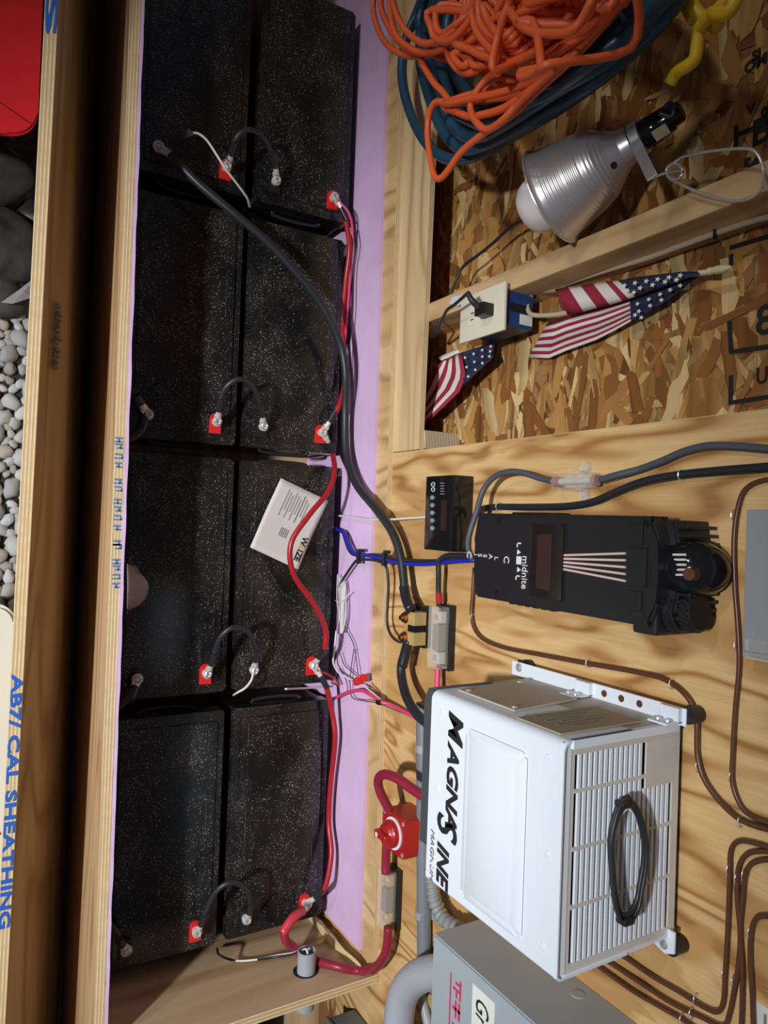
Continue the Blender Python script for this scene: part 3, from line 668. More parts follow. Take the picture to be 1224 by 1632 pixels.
for x, z in ((ix0-.012, .60), (ix0-.012, .905), (ix1+.012, .892)):
    bm = nb(); lathe(bm, (x, .780, z), (0, 1, 0), [(0, .011), (.0215, .011)], 20); obj('rubber_pad', bm, M['blackp'], inv)
# black plastic DC hood under the left edge
bm = nb(); prism(bm, [(ix0+.002, .612), (ix0+.02, .604), (ix1-.04, .604), (ix1-.04, iz0-.001), (ix0-.003, iz0-.001)], .594, .70, 'y', bev=.003); obj('terminal_hood', bm, plain('grey_hood', (.06, .065, .07), .5), inv)
# lettering
ty = iy0-.0006
for s, x, z, size, sx in (('M', .254, .678, .044, 1.12), ('AGNA', .299, .678, .034, 1.16), ('S', .396, .660, .062, .95), ('INE', .4375, .662, .036, 1.0)):
    text('lettering', s, size, FRONT(x, ty, z), M['ink'], cover, bold=.0011, shear=.25, sx=sx, ext=.0005)
text('lettering', 'MAGNUM', .012, FRONT(.428, ty, .6445), M['grey_ink'], cover, shear=.25, sx=1.25, ext=.0005, sp=1.1)
# cable hank on the inverter
hz = iz1+.006
hk = thing('cable_hank', PZ(1000, 1370, hz-.006), 'small hank of black and grey cable lying on the inverter vents', 'cable')
loop = [(1000, 1270), (1014, 1288), (1026, 1330), (1026, 1372), (1020, 1410), (1014, 1440), (1000, 1462), (986, 1458), (978, 1425), (974, 1380), (972, 1340), (978, 1305), (988, 1280)]
for j, (sc, dz, mt2, r) in enumerate(((1, 0, 'black_rub', .0030), (.93, .004, 'black_rub', .0030), (.86, .001, 'whitew', .0016), (1.03, .007, 'black_rub', .0026))):
    P = [PZ(1000+(a-1000)*sc+j, 1368+(b-1368)*sc+2*j, hz+dz) for a, b in loop]; P.append(P[0])
    bm = nb(); tube(bm, smooth_path(P, 5), r, 8); obj('loop', bm, M[mt2], hk, smooth=True)
for a, b in ((990, 1278), (992, 1463)):
    bm = nb(); q = PZ(a, b, hz); box(bm, q.x-.004, q.x+.004, q.y-.009, q.y+.009, q.z-.003, q.z+.012, bev=.003); obj('tie', bm, M['blackp'], hk)
# ---- charge controller
YF = .715
c_ = [xz(760, 818, YF), xz(757, 950, YF), xz(1032, 1001, YF), xz(1048, 822, YF)]
mx0 = (c_[0][0]+c_[3][0])/2; mx1 = (c_[1][0]+c_[2][0])/2; mz0, mz1 = c_[0][1], xz(1040, 910, YF)[1]
cc = thing('charge_controller', ((mx0+mx1)/2, .76, mz0), 'black charge controller with small screen and fanned white lines', 'controller')
bm = nb(); prism(bm, [(mx0+.004, mz0-.025), (mx1-.004, mz0-.025), (mx1-.004, mz1+.012), ((mx0+mx1)/2, mz1+.022), (mx0+.004, mz1+.012)], .738, .8019, 'y', bev=.003); obj('heat_sink', bm, M['blackp'], cc)
xm = (mx0+mx1)/2
bm = nb(); poly = [(mx0+.004, mz0), (xm-.022, mz0), (xm-.020, mz0-.006), (xm+.020, mz0-.006), (xm+.022, mz0), (mx1-.004, mz0), (mx1, mz0+.005), (mx1, mz1-.008)]+[(xm+(mx1-xm)*math.cos(a)*.97, mz1-.008+.016*math.sin(a)) for a in [math.pi*k/10 for k in range(0, 11)]]+[(mx0, mz1-.008), (mx0, mz0+.005)]
prism(bm, poly, YF, .745, 'y', bev=.004); fc = sub(obj('front_case', bm, M['blackp'], cc, smooth=.5), cc)
def rect_on(name, mat, a, b, y, t, par, bev=.001, yy=None):
    (x0, z0), (x1, z1) = xz(*a, yy or y), xz(*b, yy or y)
    bm = nb(); box(bm, min(x0, x1), max(x0, x1), y-t, y, min(z0, z1), max(z0, z1), bev=bev); return obj(name, bm, mat, par)
rect_on('screen_bezel', M['black_gloss'], (850, 834), (898, 958), YF, .004, fc)
rect_on('screen', M['lcd'], (857, 851), (877, 941), YF-.004, .0006, fc, 0)
rect_on('panel_rib', M['blackp'], (1004, 835), (1026, 868), YF, .004, fc); rect_on('panel_rib', M['blackp'], (1004, 872), (1032, 935), YF, .005, fc); rect_on('panel_rib', M['blackp'], (1002, 940), (1024, 975), YF, .004, fc)
for k in range(5):
    a, b = PY(897, 885+5.5*k, YF-.0012), PY(997, 882+11*k, YF-.0012)
    bm = nb(); cyl(bm, a, b, .0016, sides=8); obj('stripe', bm, M['pinkink'], fc)
for i, (px, py) in enumerate(((806, 892), (791, 890), (782, 887), (773, 886), (765, 885), (758, 884), (750, 884))):
    x, z = xz(px, py, YF-.0005); text('lettering', 'CLASSIC'[i], .017 if i in (0, 6) else .0125, FRONT(x, YF-.0045 if i == 6 else YF-.0005, z-.004), M['white_ink'], fc, ext=.0004, align='CENTER')
x, z = xz(832, 912, YF-.0005); text('lettering', 'midnite', .018, FRONT(x, YF-.0005, z), M['white_ink'], fc, align='CENTER', sx=.9)
for i, (px, py) in enumerate(((827, 868), (827, 880), (827, 893), (827, 908), (825, 920))):
    x, z = xz(px, py, YF); bm = nb()
    if i in (1, 3): prism(bm, [(x-.004, z-.003), (x+.004, z-.003), (x, z+.005)], YF-.0008, YF, 'y')
    elif i == 2: box(bm, x-.006, x+.006, YF-.0008, YF, z-.005, z+.006, bev=.0003)
    else: box(bm, x-.003, x-.001, YF-.0008, YF, z-.004, z+.005); box(bm, x-.003, x+.004, YF-.0008, YF, z-.004, z-.002)
    obj('icon', bm, M['white_ink'], fc)
for k in range(6):                                     # ribs on the two long edges
    for s, xx in ((-1, mx0), (1, mx1)):
        z = mz0+.085+.017*k; bm = nb(); box(bm, xx-.0025, xx+.0025, YF+.004, YF+.03, z-.005, z+.005, bev=.0015); obj('edge_rib', bm, M['blackp'], fc)
for sx_, zz in ((mx0+.010, mz0+.055), (mx1-.012, mz0+.055), (mx0+.010, mz1-.012), (mx1-.012, mz1-.012)):
    bm = nb(); lathe(bm, (sx_, YF+.001, zz), (0, -1, 0), [(0, .0055), (.0012, .005)], 14); obj('screw_boss', bm, M['black_gloss'], fc)
for k in range(12):                                    # fins on top
    x = mx0+.012+(mx1-mx0-.024)*k/11; zt = mz1+.026+.008*math.sin(math.pi*k/11)
    bm = nb(); box(bm, x-.0022, x+.0022, .742, .797, mz1-.01, zt, bev=.001); obj('fin', bm, M['blackp'], cc)
# round conduit body and surge arrester on top
q = PY(1100, 908, .755); el = thing('conduit_elbow', q-Vector((0, 0, .03)), 'rounded black conduit elbow on top of the charge controller', 'conduit fitting')
bm = nb(); tube(bm, smooth_path([PY(1068, 905, .757), PY(1090, 905, .757), PY(1110, 906, .762), PY(1122, 908, .776), PY(1124, 908, .80)], 7), lambda t: .029+.006*math.sin(math.pi*min(1, t*1.2)), 24); obj('body', bm, M['black_gloss'], el, smooth=True)
for k in range(5):
    a, b = PY(1073, 884+8*k, .727), PY(1093, 884+8*k, .724); bm = nb(); cyl(bm, a, b, .0014, sides=8); obj('white_rib', bm, M['white_ink'], el)
bm = nb(); lathe(bm, PY(1100, 915, .724), (0, -1, .2), [(-.01, .008), (.004, .007)], 16); obj('plug', bm, M['brown'], el)
q = PY(1060, 975, .745); sa = thing('surge_arrester', q-Vector((0, 0, .03)), 'black surge arrester with two slotted drums beside the conduit elbow', 'surge arrester')
a = PY(1035, 973, .75)
bm = nb(); box(bm, a.x-.026, a.x+.026, .722, .798, a.z-.002, PY(1072, 976, .75).z, bev=.004); obj('base', bm, M['blackp'], sa)
text('lettering', 'OPERA', .006, FRONT(a.x-.006, .7213, a.z+.006) @ Matrix.Rotation(math.pi/2, 4, 'Z'), M['white_ink'], sa)
for j, (px, py, r) in enumerate(((1082, 974, .026), (1108, 977, .0225))):
    c0 = PY(px-9, py, .758); c1 = PY(px+9, py, .758)
    bm = nb(); lathe(bm, c0, c1-c0, [(0, r*.9), (.002, r), ((c1-c0).length-.002, r), ((c1-c0).length, r*.9)], 28); dr = sub(obj('drum', bm, M['blackp'], sa, smooth=.5), sa)
    for k in range(20):
        an = 2*math.pi*k/20; d = Vector((math.cos(an), math.sin(an), 0)); u = (c1-c0).normalized()
        bm = nb(); m = frame(c0.lerp(c1, .5)+d*r, (u+Vector((-d.y, d.x, 0))*.5), d); box(bm, -.007, .007, -.0012, .0012, -.0014, .0014, mat=m @ Matrix.Rotation(math.pi/2, 4, 'X') if 0 else m); obj('slot', bm, M['hole'], dr)
# ---- small display unit
dx0, dx1 = PY(700, 758, .758).x, PY(700, 878, .758).x; dz0 = PY(677, 818, .758).z; dz1 = PY(722, 818, .758).z
dp = thing('remote_display', ((dx0+dx1)/2, .78, dz0), 'small black remote display box with five grey buttons', 'display')
bm = nb(); box(bm, dx0, dx1, .758, .8019, dz0, dz1, bev=.003); obj('body', bm, M['black_gloss'], dp, smooth=.5)
for k in range(5):
    x, z = xz(690, 793+12.2*k, .758); bm = nb(); prism(bm, [(x+.0042*math.cos(a), z+.0062*math.sin(a)) for a in [2*math.pi*i/12 for i in range(12)]], .7555, .7583, 'y', bev=.0006); obj('button', bm, M['btn'], dp)
for k in range(2):
    x, z = xz(690.5, 772+8*k, .758); bm = nb(); box(bm, x-.0028, x+.0028, .7572, .7582, z-.006, z+.006); box(bm, x-.0045, x+.0045, .7572, .7582, z-.002, z+.003); obj('icon', bm, plain('pale_icon%d' % k, (.5, .6, .6), .4), dp)
for k in range(5):
    x, z = xz(706, 770+4.3*k, .758); bm = nb(); box(bm, x-.0007, x+.0007, .7574, .7582, z-.008, z+.004); obj('mark', bm, M['btn'], dp)
a, b = xz(704, 797, .758), xz(711, 846, .758); bm = nb(); box(bm, a[0], b[0], .7570, .7583, a[1], b[1]); obj('screen', bm, M['lcd'], dp)
# ---- shunt
sh = thing('shunt', PY(660, 998, .785), 'brass current shunt on a black base beside the clear fuse holder', 'shunt')
z0, z1 = PY(652, 998, .785).z, PY(676, 998, .785).z
bm = nb(); box(bm, PY(665, 964, .785).x, PY(665, 1031, .785).x, .785, .8019, z0, z1, bev=.002); obj('base', bm, M['blackp'], sh)
for a, b in ((975, 996), (1007, 1028)):
    x0, x1 = PY(655, a, .76).x, PY(655, b, .76).x; zc = PY(655, 985, .76).z
    bm = nb(); box(bm, x0, x1, .757, .785, zc-.022, zc+.016, bev=.001); bl = sub(obj('brass_block', bm, M['brass'], sh), sh)
    xc = (x0+x1)/2
    bm = nb(); lathe(bm, (xc, .757, zc-.014), (0, -1, 0), [(0, .0115), (.002, .0115), (.0021, .009), (.007, .009), (.0071, .005), (.013, .005)], 14); obj('bolt', bm, M['copper'], bl)
for k in range(5):
    z = zc-.010+.005*k; bm = nb(); box(bm, PY(655, 996, .76).x, PY(655, 1007, .76).x, .760, .784, z, z+.0022); obj('resistance_strip', bm, M['copper'] if k == 9 else M['blackp'], sh)
bm = nb(); lathe(bm, (PY(672, 1001, .785).x, .785, (z0+z1)/2+.012), (0, -1, 0), [(0, .006), (.002, .006), (.0035, .003)], 14); obj('screw', bm, M['steel'], sh)
# ---- fuse holders
def fuse(name, lo, hi, ya, yb, label):
    ym = (ya+yb)/2
    c = (PY(lo, ym, .764).z+.016 + PY(hi, ym, .79).z-.020)/2
    xa, xb = PY((lo+hi)/2, ya, .78).x, PY((lo+hi)/2, yb, .78).x
    t = thing(name, ((xa+xb)/2, .79, c-.02), label, 'fuse holder', 'clear fuse holders')
    bm = nb(); box(bm, xa, xb, .789, .8019, c-.020, c+.020, bev=.0015); obj('base', bm, M['blackp'], t)
    bm = nb(); box(bm, xa+.004, xb-.004, .764, .789, c-.016, c+.016, bev=.002); obj('clear_cover', bm, M['clear'], t)
    L = xb-xa
    bm = nb(); box(bm, xa+.3*L, xb-.3*L, .770, .788, c-.009, c+.009, bev=.001); fb = sub(obj('fuse_body', bm, M['pane'], t), t)
    for s in (.10, .72):
        bm = nb(); box(bm, xa+s*L, xa+(s+.18)*L, .774, .7885, c-.009, c+.009, bev=.001); obj('contact', bm, M['tin'] if lo > 650 else M['brass'], t)
        bm = nb(); lathe(bm, (xa+(s+.09)*L, .774, c), (0, -1, 0), [(0, .006), (.004, .0055)], 12); obj('set_screw', bm, M['steel'], t)
    return t
fuse('fuse_holder', 681, 718, 963, 1068, 'clear fuse holder on black base beside the brass shunt')
fuse('fuse_holder', 598, 636, 1382, 1480, 'clear fuse holder with dark window below the red switch')
fw = wire('fuse_cable', [PY(700, 966, .778), PY(699, 940, .776), PY(699, 915, .772), PY(700, 895, .770), PY(712, 886, .772), PY(735, 886, .775), PY(757, 888, .775)], .0052, M['black_rub'], 'black cable dropping from the controller into the clear fuse holder', 'cable')
bm = nb(); tube(bm, [PY(699.5, 945, .7765), PY(700, 960, .7775)], .0064, 12); obj('red_sleeve', bm, M['red'], fw, label='red sleeve above the fuse holder')
wire('pink_cable', [PY(698, 1064, .778), PY(697, 1085, .776), PY(697, 1105, .772), PY(700, 1130, .76)], .0050, M['pink'], 'pink cable from the fuse holder down behind the inverter', 'cable')
# ---- battery switch
sx0, sx1, sz0, sz1 = PY(625, 1295, .742).x, PY(628, 1360, .742).x, PY(609, 1330, .742).z, PY(646, 1330, .742).z
sw = thing('battery_switch', ((sx0+sx1)/2, .77, sz0), 'square red battery switch with round red knob and white ring', 'switch')
bm = nb(); prism(bm, rrect(sx0, sx1, sz0, sz1, .008), .742, .8019, 'y', bev=.003); obj('body', bm, M['redp'], sw, smooth=.6)
sc = Vector(((sx0+sx1)/2, .742, (sz0+sz1)/2))
for a in (-1, 1):
    for b in (-1, 1):
        bm = nb(); lathe(bm, sc+Vector((a*(sx1-sx0)*.40, .001, b*(sz1-sz0)*.40)), (0, -1, 0), [(0, .0048), (.002, .004)], 12); obj('screw', bm, M['steel'], sw)
bm = nb(); lathe(bm, sc+Vector((0, .0005, 0)), (0, -1, 0), [(0, .030), (.003, .030)], 40); obj('white_ring', bm, M['white'], sw)
bm = nb(); lathe(bm, sc+Vector((0, -.002, 0)), (0, -1, 0), [(0, .0255), (.010, .0255), (.014, .022), (.018, .020), (.020, .017)], 40); kn = sub(obj('knob', bm, M['redp'], sw, smooth=.6), sw)
bm = nb(); box(bm, sc.x-.007, sc.x+.007, sc.y-.032, sc.y-.016, sc.z-.021, sc.z+.021, bev=.004, seg=3); obj('grip', bm, M['redp'], kn, smooth=.6)
bm = nb(); lathe(bm, sc+Vector((0, -.0318, -.010)), (0, -1, 0), [(0, .0045), (.0008, .0045)], 16); obj('pointer', bm, M['white_ink'], kn)
# ---- conduit
con = thing('conduit', PY(675, 1150, .786), 'straight grey conduit strapped along the plywood below the inverter', 'conduit')
ca, cb2 = PY(674, 1120, .786), PY(676, 1530, .786)
bm = nb(); cyl(bm, ca, cb2, .0135, sides=20); obj('pipe', bm, plain('grey_conduit', (.18, .195, .22), .45), con, smooth=.7)
for iy in (1192, 1456):
    q = PY(674, iy, .786); bm = nb(); cyl(bm, q-Vector((.007, 0, 0)), q+Vector((.007, 0, 0)), .0155, sides=20); box(bm, q.x-.008, q.x+.008, .797, .8019, q.z-.002, q.z+.034, bev=.001); st = sub(obj('strap', bm, M['steel'], con), con)
    bm = nb(); lathe(bm, (q.x, .797, q.z+.026), (0, -1, 0), [(0, .0055), (.002, .0045)], 12); obj('screw', bm, M['steel'], st)
fx = smooth_path([PY(686, 1385, .765), PY(689, 1410, .765), PY(694, 1440, .764), PY(708, 1466, .763), PY(735, 1483, .760), PY(760, 1495, .755)], 14)
bm = nb(); nf = len(fx); tube(bm, fx, lambda t: .0115+.0016*math.sin(t*nf*1.35), 16); obj('flexible_conduit', bm, plain('flex_grey', (.26, .28, .27), .45), None, smooth=True, label='ribbed grey flexible conduit curving into the grey enclosure', cat='conduit')
# ---- grey enclosure
gx0 = .655; gz0 = .531
ge = thing('grey_enclosure', (.95, .74, gz0), 'blue-grey metal enclosure with red label beside the inverter', 'enclosure')
bm = nb(); box(bm, gx0, 1.25, .680, .8019, gz0, 1.15, bev=.0015); obj('body', bm, M['grey_metal'], ge)
bm = nb(); box(bm, gx0+.002, 1.248, .6775, .680, gz0+.003, 1.147, bev=.001); gd = sub(obj('door', bm, M['grey_metal'], ge), ge)
a = PY(729, 1560, .677)
for (u0, u1, v0, v1) in ((0, .030, .006, .010), (.006, .010, -.004, .006), (.016, .020, -.010, .006), (.020, .030, -.003, .001), (.034, .060, .004, .009), (.034, .060, -.004, 0), (.044, .049, -.010, .009), (.066, .090, .005, .009), (.070, .074, -.010, .009), (.082, .086, -.010, .005), (.0, .085, -.018, -.015)):
    bm = nb(); box(bm, a.x+u0, a.x+u1, .6768, .6777, a.z+v0, a.z+v1); obj('red_print', bm, M['redink'], gd)
a = PY(770, 1582, .677); bm = nb(); box(bm, a.x, a.x+.12, .6766, .6776, a.z-.024, a.z+.026); obj('sticker', bm, M['sticker'], gd)
text('lettering', 'GrT', .042, FRONT(a.x+.010, .6762, a.z-.014), M['ink'], gd, shear=.2, sx=.75, ext=.0002)
bm = nb(); q = PX(921, 1585, gx0); lathe(bm, q+Vector((.001, 0, 0)), (-1, 0, 0), [(0, .011), (.002, .009)], 18); obj('knockout', bm, M['grey_metal'], ge)
# ---- big elbow and neighbours
ep = [PY(735, 1546, .735), PY(700, 1548, .735), PY(668, 1556, .735), PY(646, 1578, .735), PY(637, 1612, .735), PY(634, 1660, .735), PY(633, 1720, .735)]
bm = nb(); tube(bm, smooth_path(ep, 9), .0275, 28); eb = obj('pvc_elbow', bm, plain('pale_grey_pvc', (.42, .44, .50), .4), None, smooth=True, label='large pale grey conduit elbow under the grey enclosure', cat='conduit')
wire('thin_conduit', [PY(668, 1570, .79), PY(676, 1605, .79), PY(688, 1660, .79)], .0085, M['grey_pvc'], 'thin grey conduit behind the large elbow', 'conduit', sides=14)
q = PY(690, 1597, .79); bm = nb(); lathe(bm, q, (0, -1, 0), [(0, .013), (.003, .013), (.0031, .007), (.006, .006)], 18); obj('conduit_strap', bm, M['brass'], None, label='round brass strap screw beside the large grey elbow', cat='strap')
jb = thing('junction_box', PY(580, 1625, .74), 'dull grey junction box low behind the box end wall', 'junction box')
q0, q1 = PY(550, 1612, .775), PY(612, 1600, .775); M['dark_grey_box'] = plain('dark_grey_box', (.15, .16, .17), .5); jx = max(.99, q0.x)
bm = nb(); box(bm, jx, jx+.14, .735, .80, q0.z, q1.z, bev=.006); obj('body', bm, M['dark_grey_box'], jb); bm = nb(); box(bm, jx-.002, jx+.142, .727, .735, q0.z-.002, q1.z+.002, bev=.002); obj('lid', bm, M['dark_grey_box'], jb)
# ---- stub through the end wall
p0 = PX(488, 1549, .957); ps = thing('conduit_stub', p0, 'grey plastic pipe stub through the plywood end wall', 'pipe')
bm = nb(); R1, R2 = .0195, .0165; lathe(bm, (.912, p0.y, p0.z), (1, 0, 0), [(.10, R2), (0, R2), (-.0006, R2+.001), (-.0006, R1-.001), (0, R1), (.12, R1)], 28, cap=False); obj('pipe', bm, M['grey_pvc'], ps, smooth=.6)
bm = nb(); lathe(bm, (.975, p0.y, p0.z), (1, 0, 0), [(0, .026), (.022, .026), (.024, .022)], 28); obj('coupling', bm, M['grey_pvc'], ps, smooth=.6)
bm = nb(); lathe(bm, (.9562, p0.y, p0.z-.003), (-1, 0, 0), [(0, .0265), (.0006, .0265)], 28); obj('drilled_hole', bm, M['hole'], ps)
for k, (m_, dz) in enumerate((('whitew', 0), ('black_rub', -.004))):
    wire(('white_wire', 'black_wire')[k], [PZ(346, 1512, -.06), PX(350, 1522, .93), PX(375, 1531, .95), PX(410, 1529, .952), PX(440, 1523+2*k, .95), PX(466, 1519+2*k, .935), Vector((.906, p0.y-.004, p0.z+.006+dz)), Vector((.95, p0.y, p0.z+dz))], .0024, M[m_], ('white wire along the end wall into the grey pipe stub', 'black wire beside the white one entering the grey pipe stub')[k])
#==WALLWIRES==
W = .797
def staples(t, pts, r):
    for (ix, iy) in pts:
        q = PY(ix, iy, W); bm = nb(); tube(bm, smooth_path([q+Vector((-.006, .004, 0)), q+Vector((-.005, -r-.002, 0)), q+Vector((.005, -r-.002, 0)), q+Vector((.006, .004, 0))], 3), .0007, 6); obj('staple', bm, M['steel'], t)
def wcable(name, pix, r, mat, label, st=(), y=None, group=None):
    pts = [PY(*(p[:2]), p[2] if len(p) > 2 else (y or (W-r*.4))) for p in pix]
    t = cable(name, pts, r, mat, label, 'cable', group); staples(t, st, r); return t
G = 'brown sheathed cables on the plywood'
wcable('brown_cable', [(756, 905), (754, 940), (752, 985), (765, 1014), (800, 1031), (860, 1043), (940, 1058), (1010, 1070), (1060, 1083), (1095, 1110), (1110, 1145), (1112, 1205), (1126, 1248), (1160, 1290), (1195, 1313), (1260, 1330)], .0036, M['brown'], 'brown cable wandering from the controller over the top of the inverter', [(754, 985), (939, 1057), (1072, 1090), (1114, 1222), (1181, 1310)], group=G)
wcable('brown_cable', [(1260, 763), (1215, 766), (1188, 780), (1176, 810), (1170, 860), (1171, 930), (1176, 1000), (1178, 1060), (1172, 1130), (1168, 1200), (1168, 1250), (1185, 1290), (1215, 1308), (1260, 1316)], .0030, M['brown'], 'brown cable passing the end of the grey panel near the controller', [(1170, 821), (1175, 1028), (1167, 1238)], group=G)
wcable('brown_cable', [(1260, 1362), (1205, 1344), (1178, 1341), (1165, 1356), (1163, 1400), (1160, 1480), (1156, 1550), (1153, 1595), (1144, 1612), (1122, 1605), (1085, 1582), (1040, 1556), (1005, 1532), (975, 1512)], .0030, M['brown'], 'outermost brown cable of the bent bundle right of the inverter', [(1163, 1386), (1155, 1552), (1110, 1593)], group=G)
wcable('brown_cable', [(1260, 1362), (1215, 1357), (1190, 1362), (1177, 1385), (1175, 1430), (1180, 1490), (1176, 1545), (1170, 1580), (1162, 1618), (1152, 1636), (1120, 1622), (1070, 1598), (1020, 1566), (985, 1543), (955, 1524)], .0030, M['brown'], 'middle brown cable of the bent bundle right of the inverter', [(1176, 1400), (1170, 1564), (1103, 1615)], group=G)
wcable('brown_cable', [(1260, 1372), (1215, 1371), (1195, 1380), (1187, 1400), (1183, 1440), (1180, 1480), (1183, 1540), (1183, 1600), (1180, 1670)], .0030, M['brown'], 'innermost brown cable of the bundle, running straight past the others', [(1187, 1394)], group=G)
wcable('brown_cable', [(1260, 1464), (1220, 1460), (1204, 1466), (1197, 1490), (1196, 1530), (1199, 1580), (1202, 1670)], .0030, M['brown'], 'separate brown cable bending in alone right of the bundle', [(1197, 1485)], group=G)
wcable('brown_cable', [(940, 1530), (970, 1552), (1010, 1580), (1055, 1606), (1090, 1626), (1130, 1655)], .0030, M['brown'], 'lowest brown cable emerging beside the grey enclosure', [(1088, 1624)], group=G)
# controller cables
gc = wcable('grey_cable', [(957, 765, .782), (985, 757, .786), (1020, 748), (1055, 735), (1090, 720), (1130, 711), (1180, 712), (1260, 719)], .0052, M['grey_rub'], 'grey cable leaving the clear inline fuse towards the wall top')
wcable('grey_cable', [(882, 767, .782), (860, 762, .78), (835, 754, .775), (812, 752, .77), (788, 760, .765), (770, 782, .76), (760, 815, .75), (750, 845, .742), (746, 870, .742), (753, 892, .75)], .0050, M['grey_rub'], 'grey cable looping from the inline fuse down beside the display box')
wcable('black_cable', [(757, 822, .785), (768, 812), (790, 808), (840, 808), (900, 807), (945, 800), (985, 783), (1025, 768), (1070, 759), (1130, 752), (1260, 742)], .0058, M['black_rub'], 'long black cable stapled along the plywood above the controller', [(797, 807), (1088, 757)])
fu = thing('inline_fuse', PY(917, 767, .785), 'clear inline fuse with red end rings on the grey cable', 'fuse')
a, b = PY(884, 768, .782), PY(953, 765, .782); d = (b-a).normalized(); L = (b-a).length
bm = nb(); lathe(bm, a, d, [(0, .008), (.006, .0115), (L*.45, .0125), (L*.47, .016), (L*.62, .016), (L*.64, .0125), (L-.006, .0115), (L, .008)], 22); obj('clear_body', bm, M['clear'], fu, smooth=.6)
for s in (.05, .93):
    bm = nb(); lathe(bm, a+d*(L*s-.002), d, [(0, .0082), (.007, .0082)], 18); obj('end_ring', bm, plain('rust_ring', (.40, .07, .05), .4), fu)
bm = nb(); cyl(bm, a+d*.012, b-d*.012, .005, sides=12); obj('fuse_core', bm, M['tin'], fu)
for s in (-1, 1):
    q = a+d*L*.55; bm = nb(); lathe(bm, q+Vector((s*.022, .012, 0)), (0, 1, 0), [(0, .008), (.006, .008)], 14); box(bm, min(q.x, q.x+s*.022), max(q.x, q.x+s*.022), q.y+.010, q.y+.017, q.z-.007, q.z+.007, bev=.001); obj('mounting_tab', bm, M['clear'], fu)
# blue and black bundle
wire('blue_wire', [PY(534, 842, .765), PY(548, 850, .762), PY(556, 868, .762), PY(566, 882, .764), PY(590, 886, .766), PY(615, 892, .765), PY(640, 898, .765), PY(680, 899, .772), PY(720, 895, .775), PY(757, 893, .775)], .0040, M['blue'], 'blue wire from the box up to the charge controller')
wire('black_wire', [PY(546, 845, .767), PY(550, 860, .765), PY(557, 878, .764), PY(568, 885, .765), PY(595, 884, .767), PY(618, 888, .766), PY(645, 893, .766), PY(690, 894, .773), PY(725, 890, .776), PY(757, 888, .777)], .0034, M['black_rub'], 'black wire twisted along the blue wire to the controller')
wire('black_wire', [PY(539, 936, .768), PY(549, 920, .766), PY(561, 902, .765), PY(570, 893, .765), PY(590, 892, .766), PY(607, 896, .768), PY(616, 905, .772), PY(619, 930, .776), PY(618, 960, .778), PY(617, 990, .778), PY(622, 1010, .775), PY(634, 1022, .768), PY(645, 1023, .757)], .0030, M['black_rub'], 'thin black wire dropping from the bundle to the lower shunt bolt')
for (x, y_, l) in ((572, 888, 'cable tie nearest the battery'), (613, 891, 'cable tie nearest the plywood edge')):
    q = PY(x, y_, .762); t = thing('cable_tie', q, 'black %s on the blue wire bundle' % l, 'cable tie', 'black cable ties')
    bm = nb(); m = frame(q, (0, .15, 1), (1, 0, 0)); box(bm, -.004, .004, -.014, .014, -.005, .005, bev=.001, mat=m); obj('band', bm, M['blackp'], t)
    bm = nb(); box(bm, -.001, .016, -.0185, -.012, -.004, .003, bev=.001, mat=m); obj('tail', bm, M['blackp'], t)
wire('white_wire', [PY(540, 822, .766), PY(560, 824, .766), PY(590, 828, .766), PY(620, 828, .770), PY(650, 826, .78), PY(682, 824, .79)], .0024, M['whitew'], 'thin white wire from the box to the small display unit')
# loose wires on the foam by the third column
wh = thing('white_wire_hank', PY(541, 960, .768), 'hank of thin white wire hanging on the pink foam', 'wire')
for j in range(5):
    bm = nb(); o_ = j*2.5; tube(bm, smooth_path([PY(538+o_, 915+3*j, .767), PY(537+o_*1.3, 945, .764), PY(538+o_*1.3, 980, .764), PY(537+o_, 1004, .765), PY(540+o_*.5, 1008, .765), PY(541+o_*.9, 985, .766), PY(541+o_, 950, .766), PY(540+o_, 925, .767)], 5), .0012, 6); obj('strand', bm, M['whitew'], wh, smooth=True)
bm = nb(); tube(bm, smooth_path([PY(534, 957, .762), PY(542, 959, .759), PY(548, 956, .762), PY(556, 946, .767), PY(560, 944, .769)], 5), .0012, 6); obj('tie_wire', bm, M['whitew'], wh, smooth=True)
wire('white_wire', [PY(536, 1005, .765), PY(533, 1035, .764), PY(531, 1055, .764), PY(538, 1070, .765), PY(548, 1077, .766), PY(559, 1083, .768)], .0022, M['whitew'], 'white wire curving towards the red connector on the foam')
wire('black_wire', [PY(545, 985, .770), PY(553, 1005, .771), PY(563, 1025, .771), PY(567, 1045, .771), PY(571, 1077, .769)], .0012, M['grey_rub'], 'hair-thin grey wire running down to the red connector')
wire('black_wire', [PY(541, 1038, .770), PY(548, 1058, .771), PY(560, 1070, .771), PY(572, 1080, .769)], .0012, M['grey_rub'], 'hair-thin grey wire slanting into the red connector side')
wire('black_wire', [PY(564, 1035, .771), PY(559, 1070, .771), PY(558, 1095, .770), PY(562, 1112, .769), PY(580, 1117, .768), PY(600, 1120, .772), PY(612, 1124, .782), PY(650, 1140, .795)], .0012, M['grey_rub'], 'hair-thin grey wire passing under the pink wire')
wire('black_wire', [PY(541, 1066, .770), PY(550, 1080, .771), PY(554, 1095, .770), PY(553, 1105, .769)], .0012, M['grey_rub'], 'short hair-thin grey wire ending at the pink wire')
for k, (c0, c1) in enumerate((((576, 1090), (606, 1114)), ((584, 1090), (603, 1110)))):
    wire(('white_wire', 'black_wire')[k], [PY(*c0, .768), PY((c0[0]+c1[0])/2, (c0[1]+c1[1])/2, .768), PY(*c1, .772)], .0016, M[('whitew', 'grey_rub')[k]], ('short white lead below the red connector', 'short grey lead below the red connector')[k])
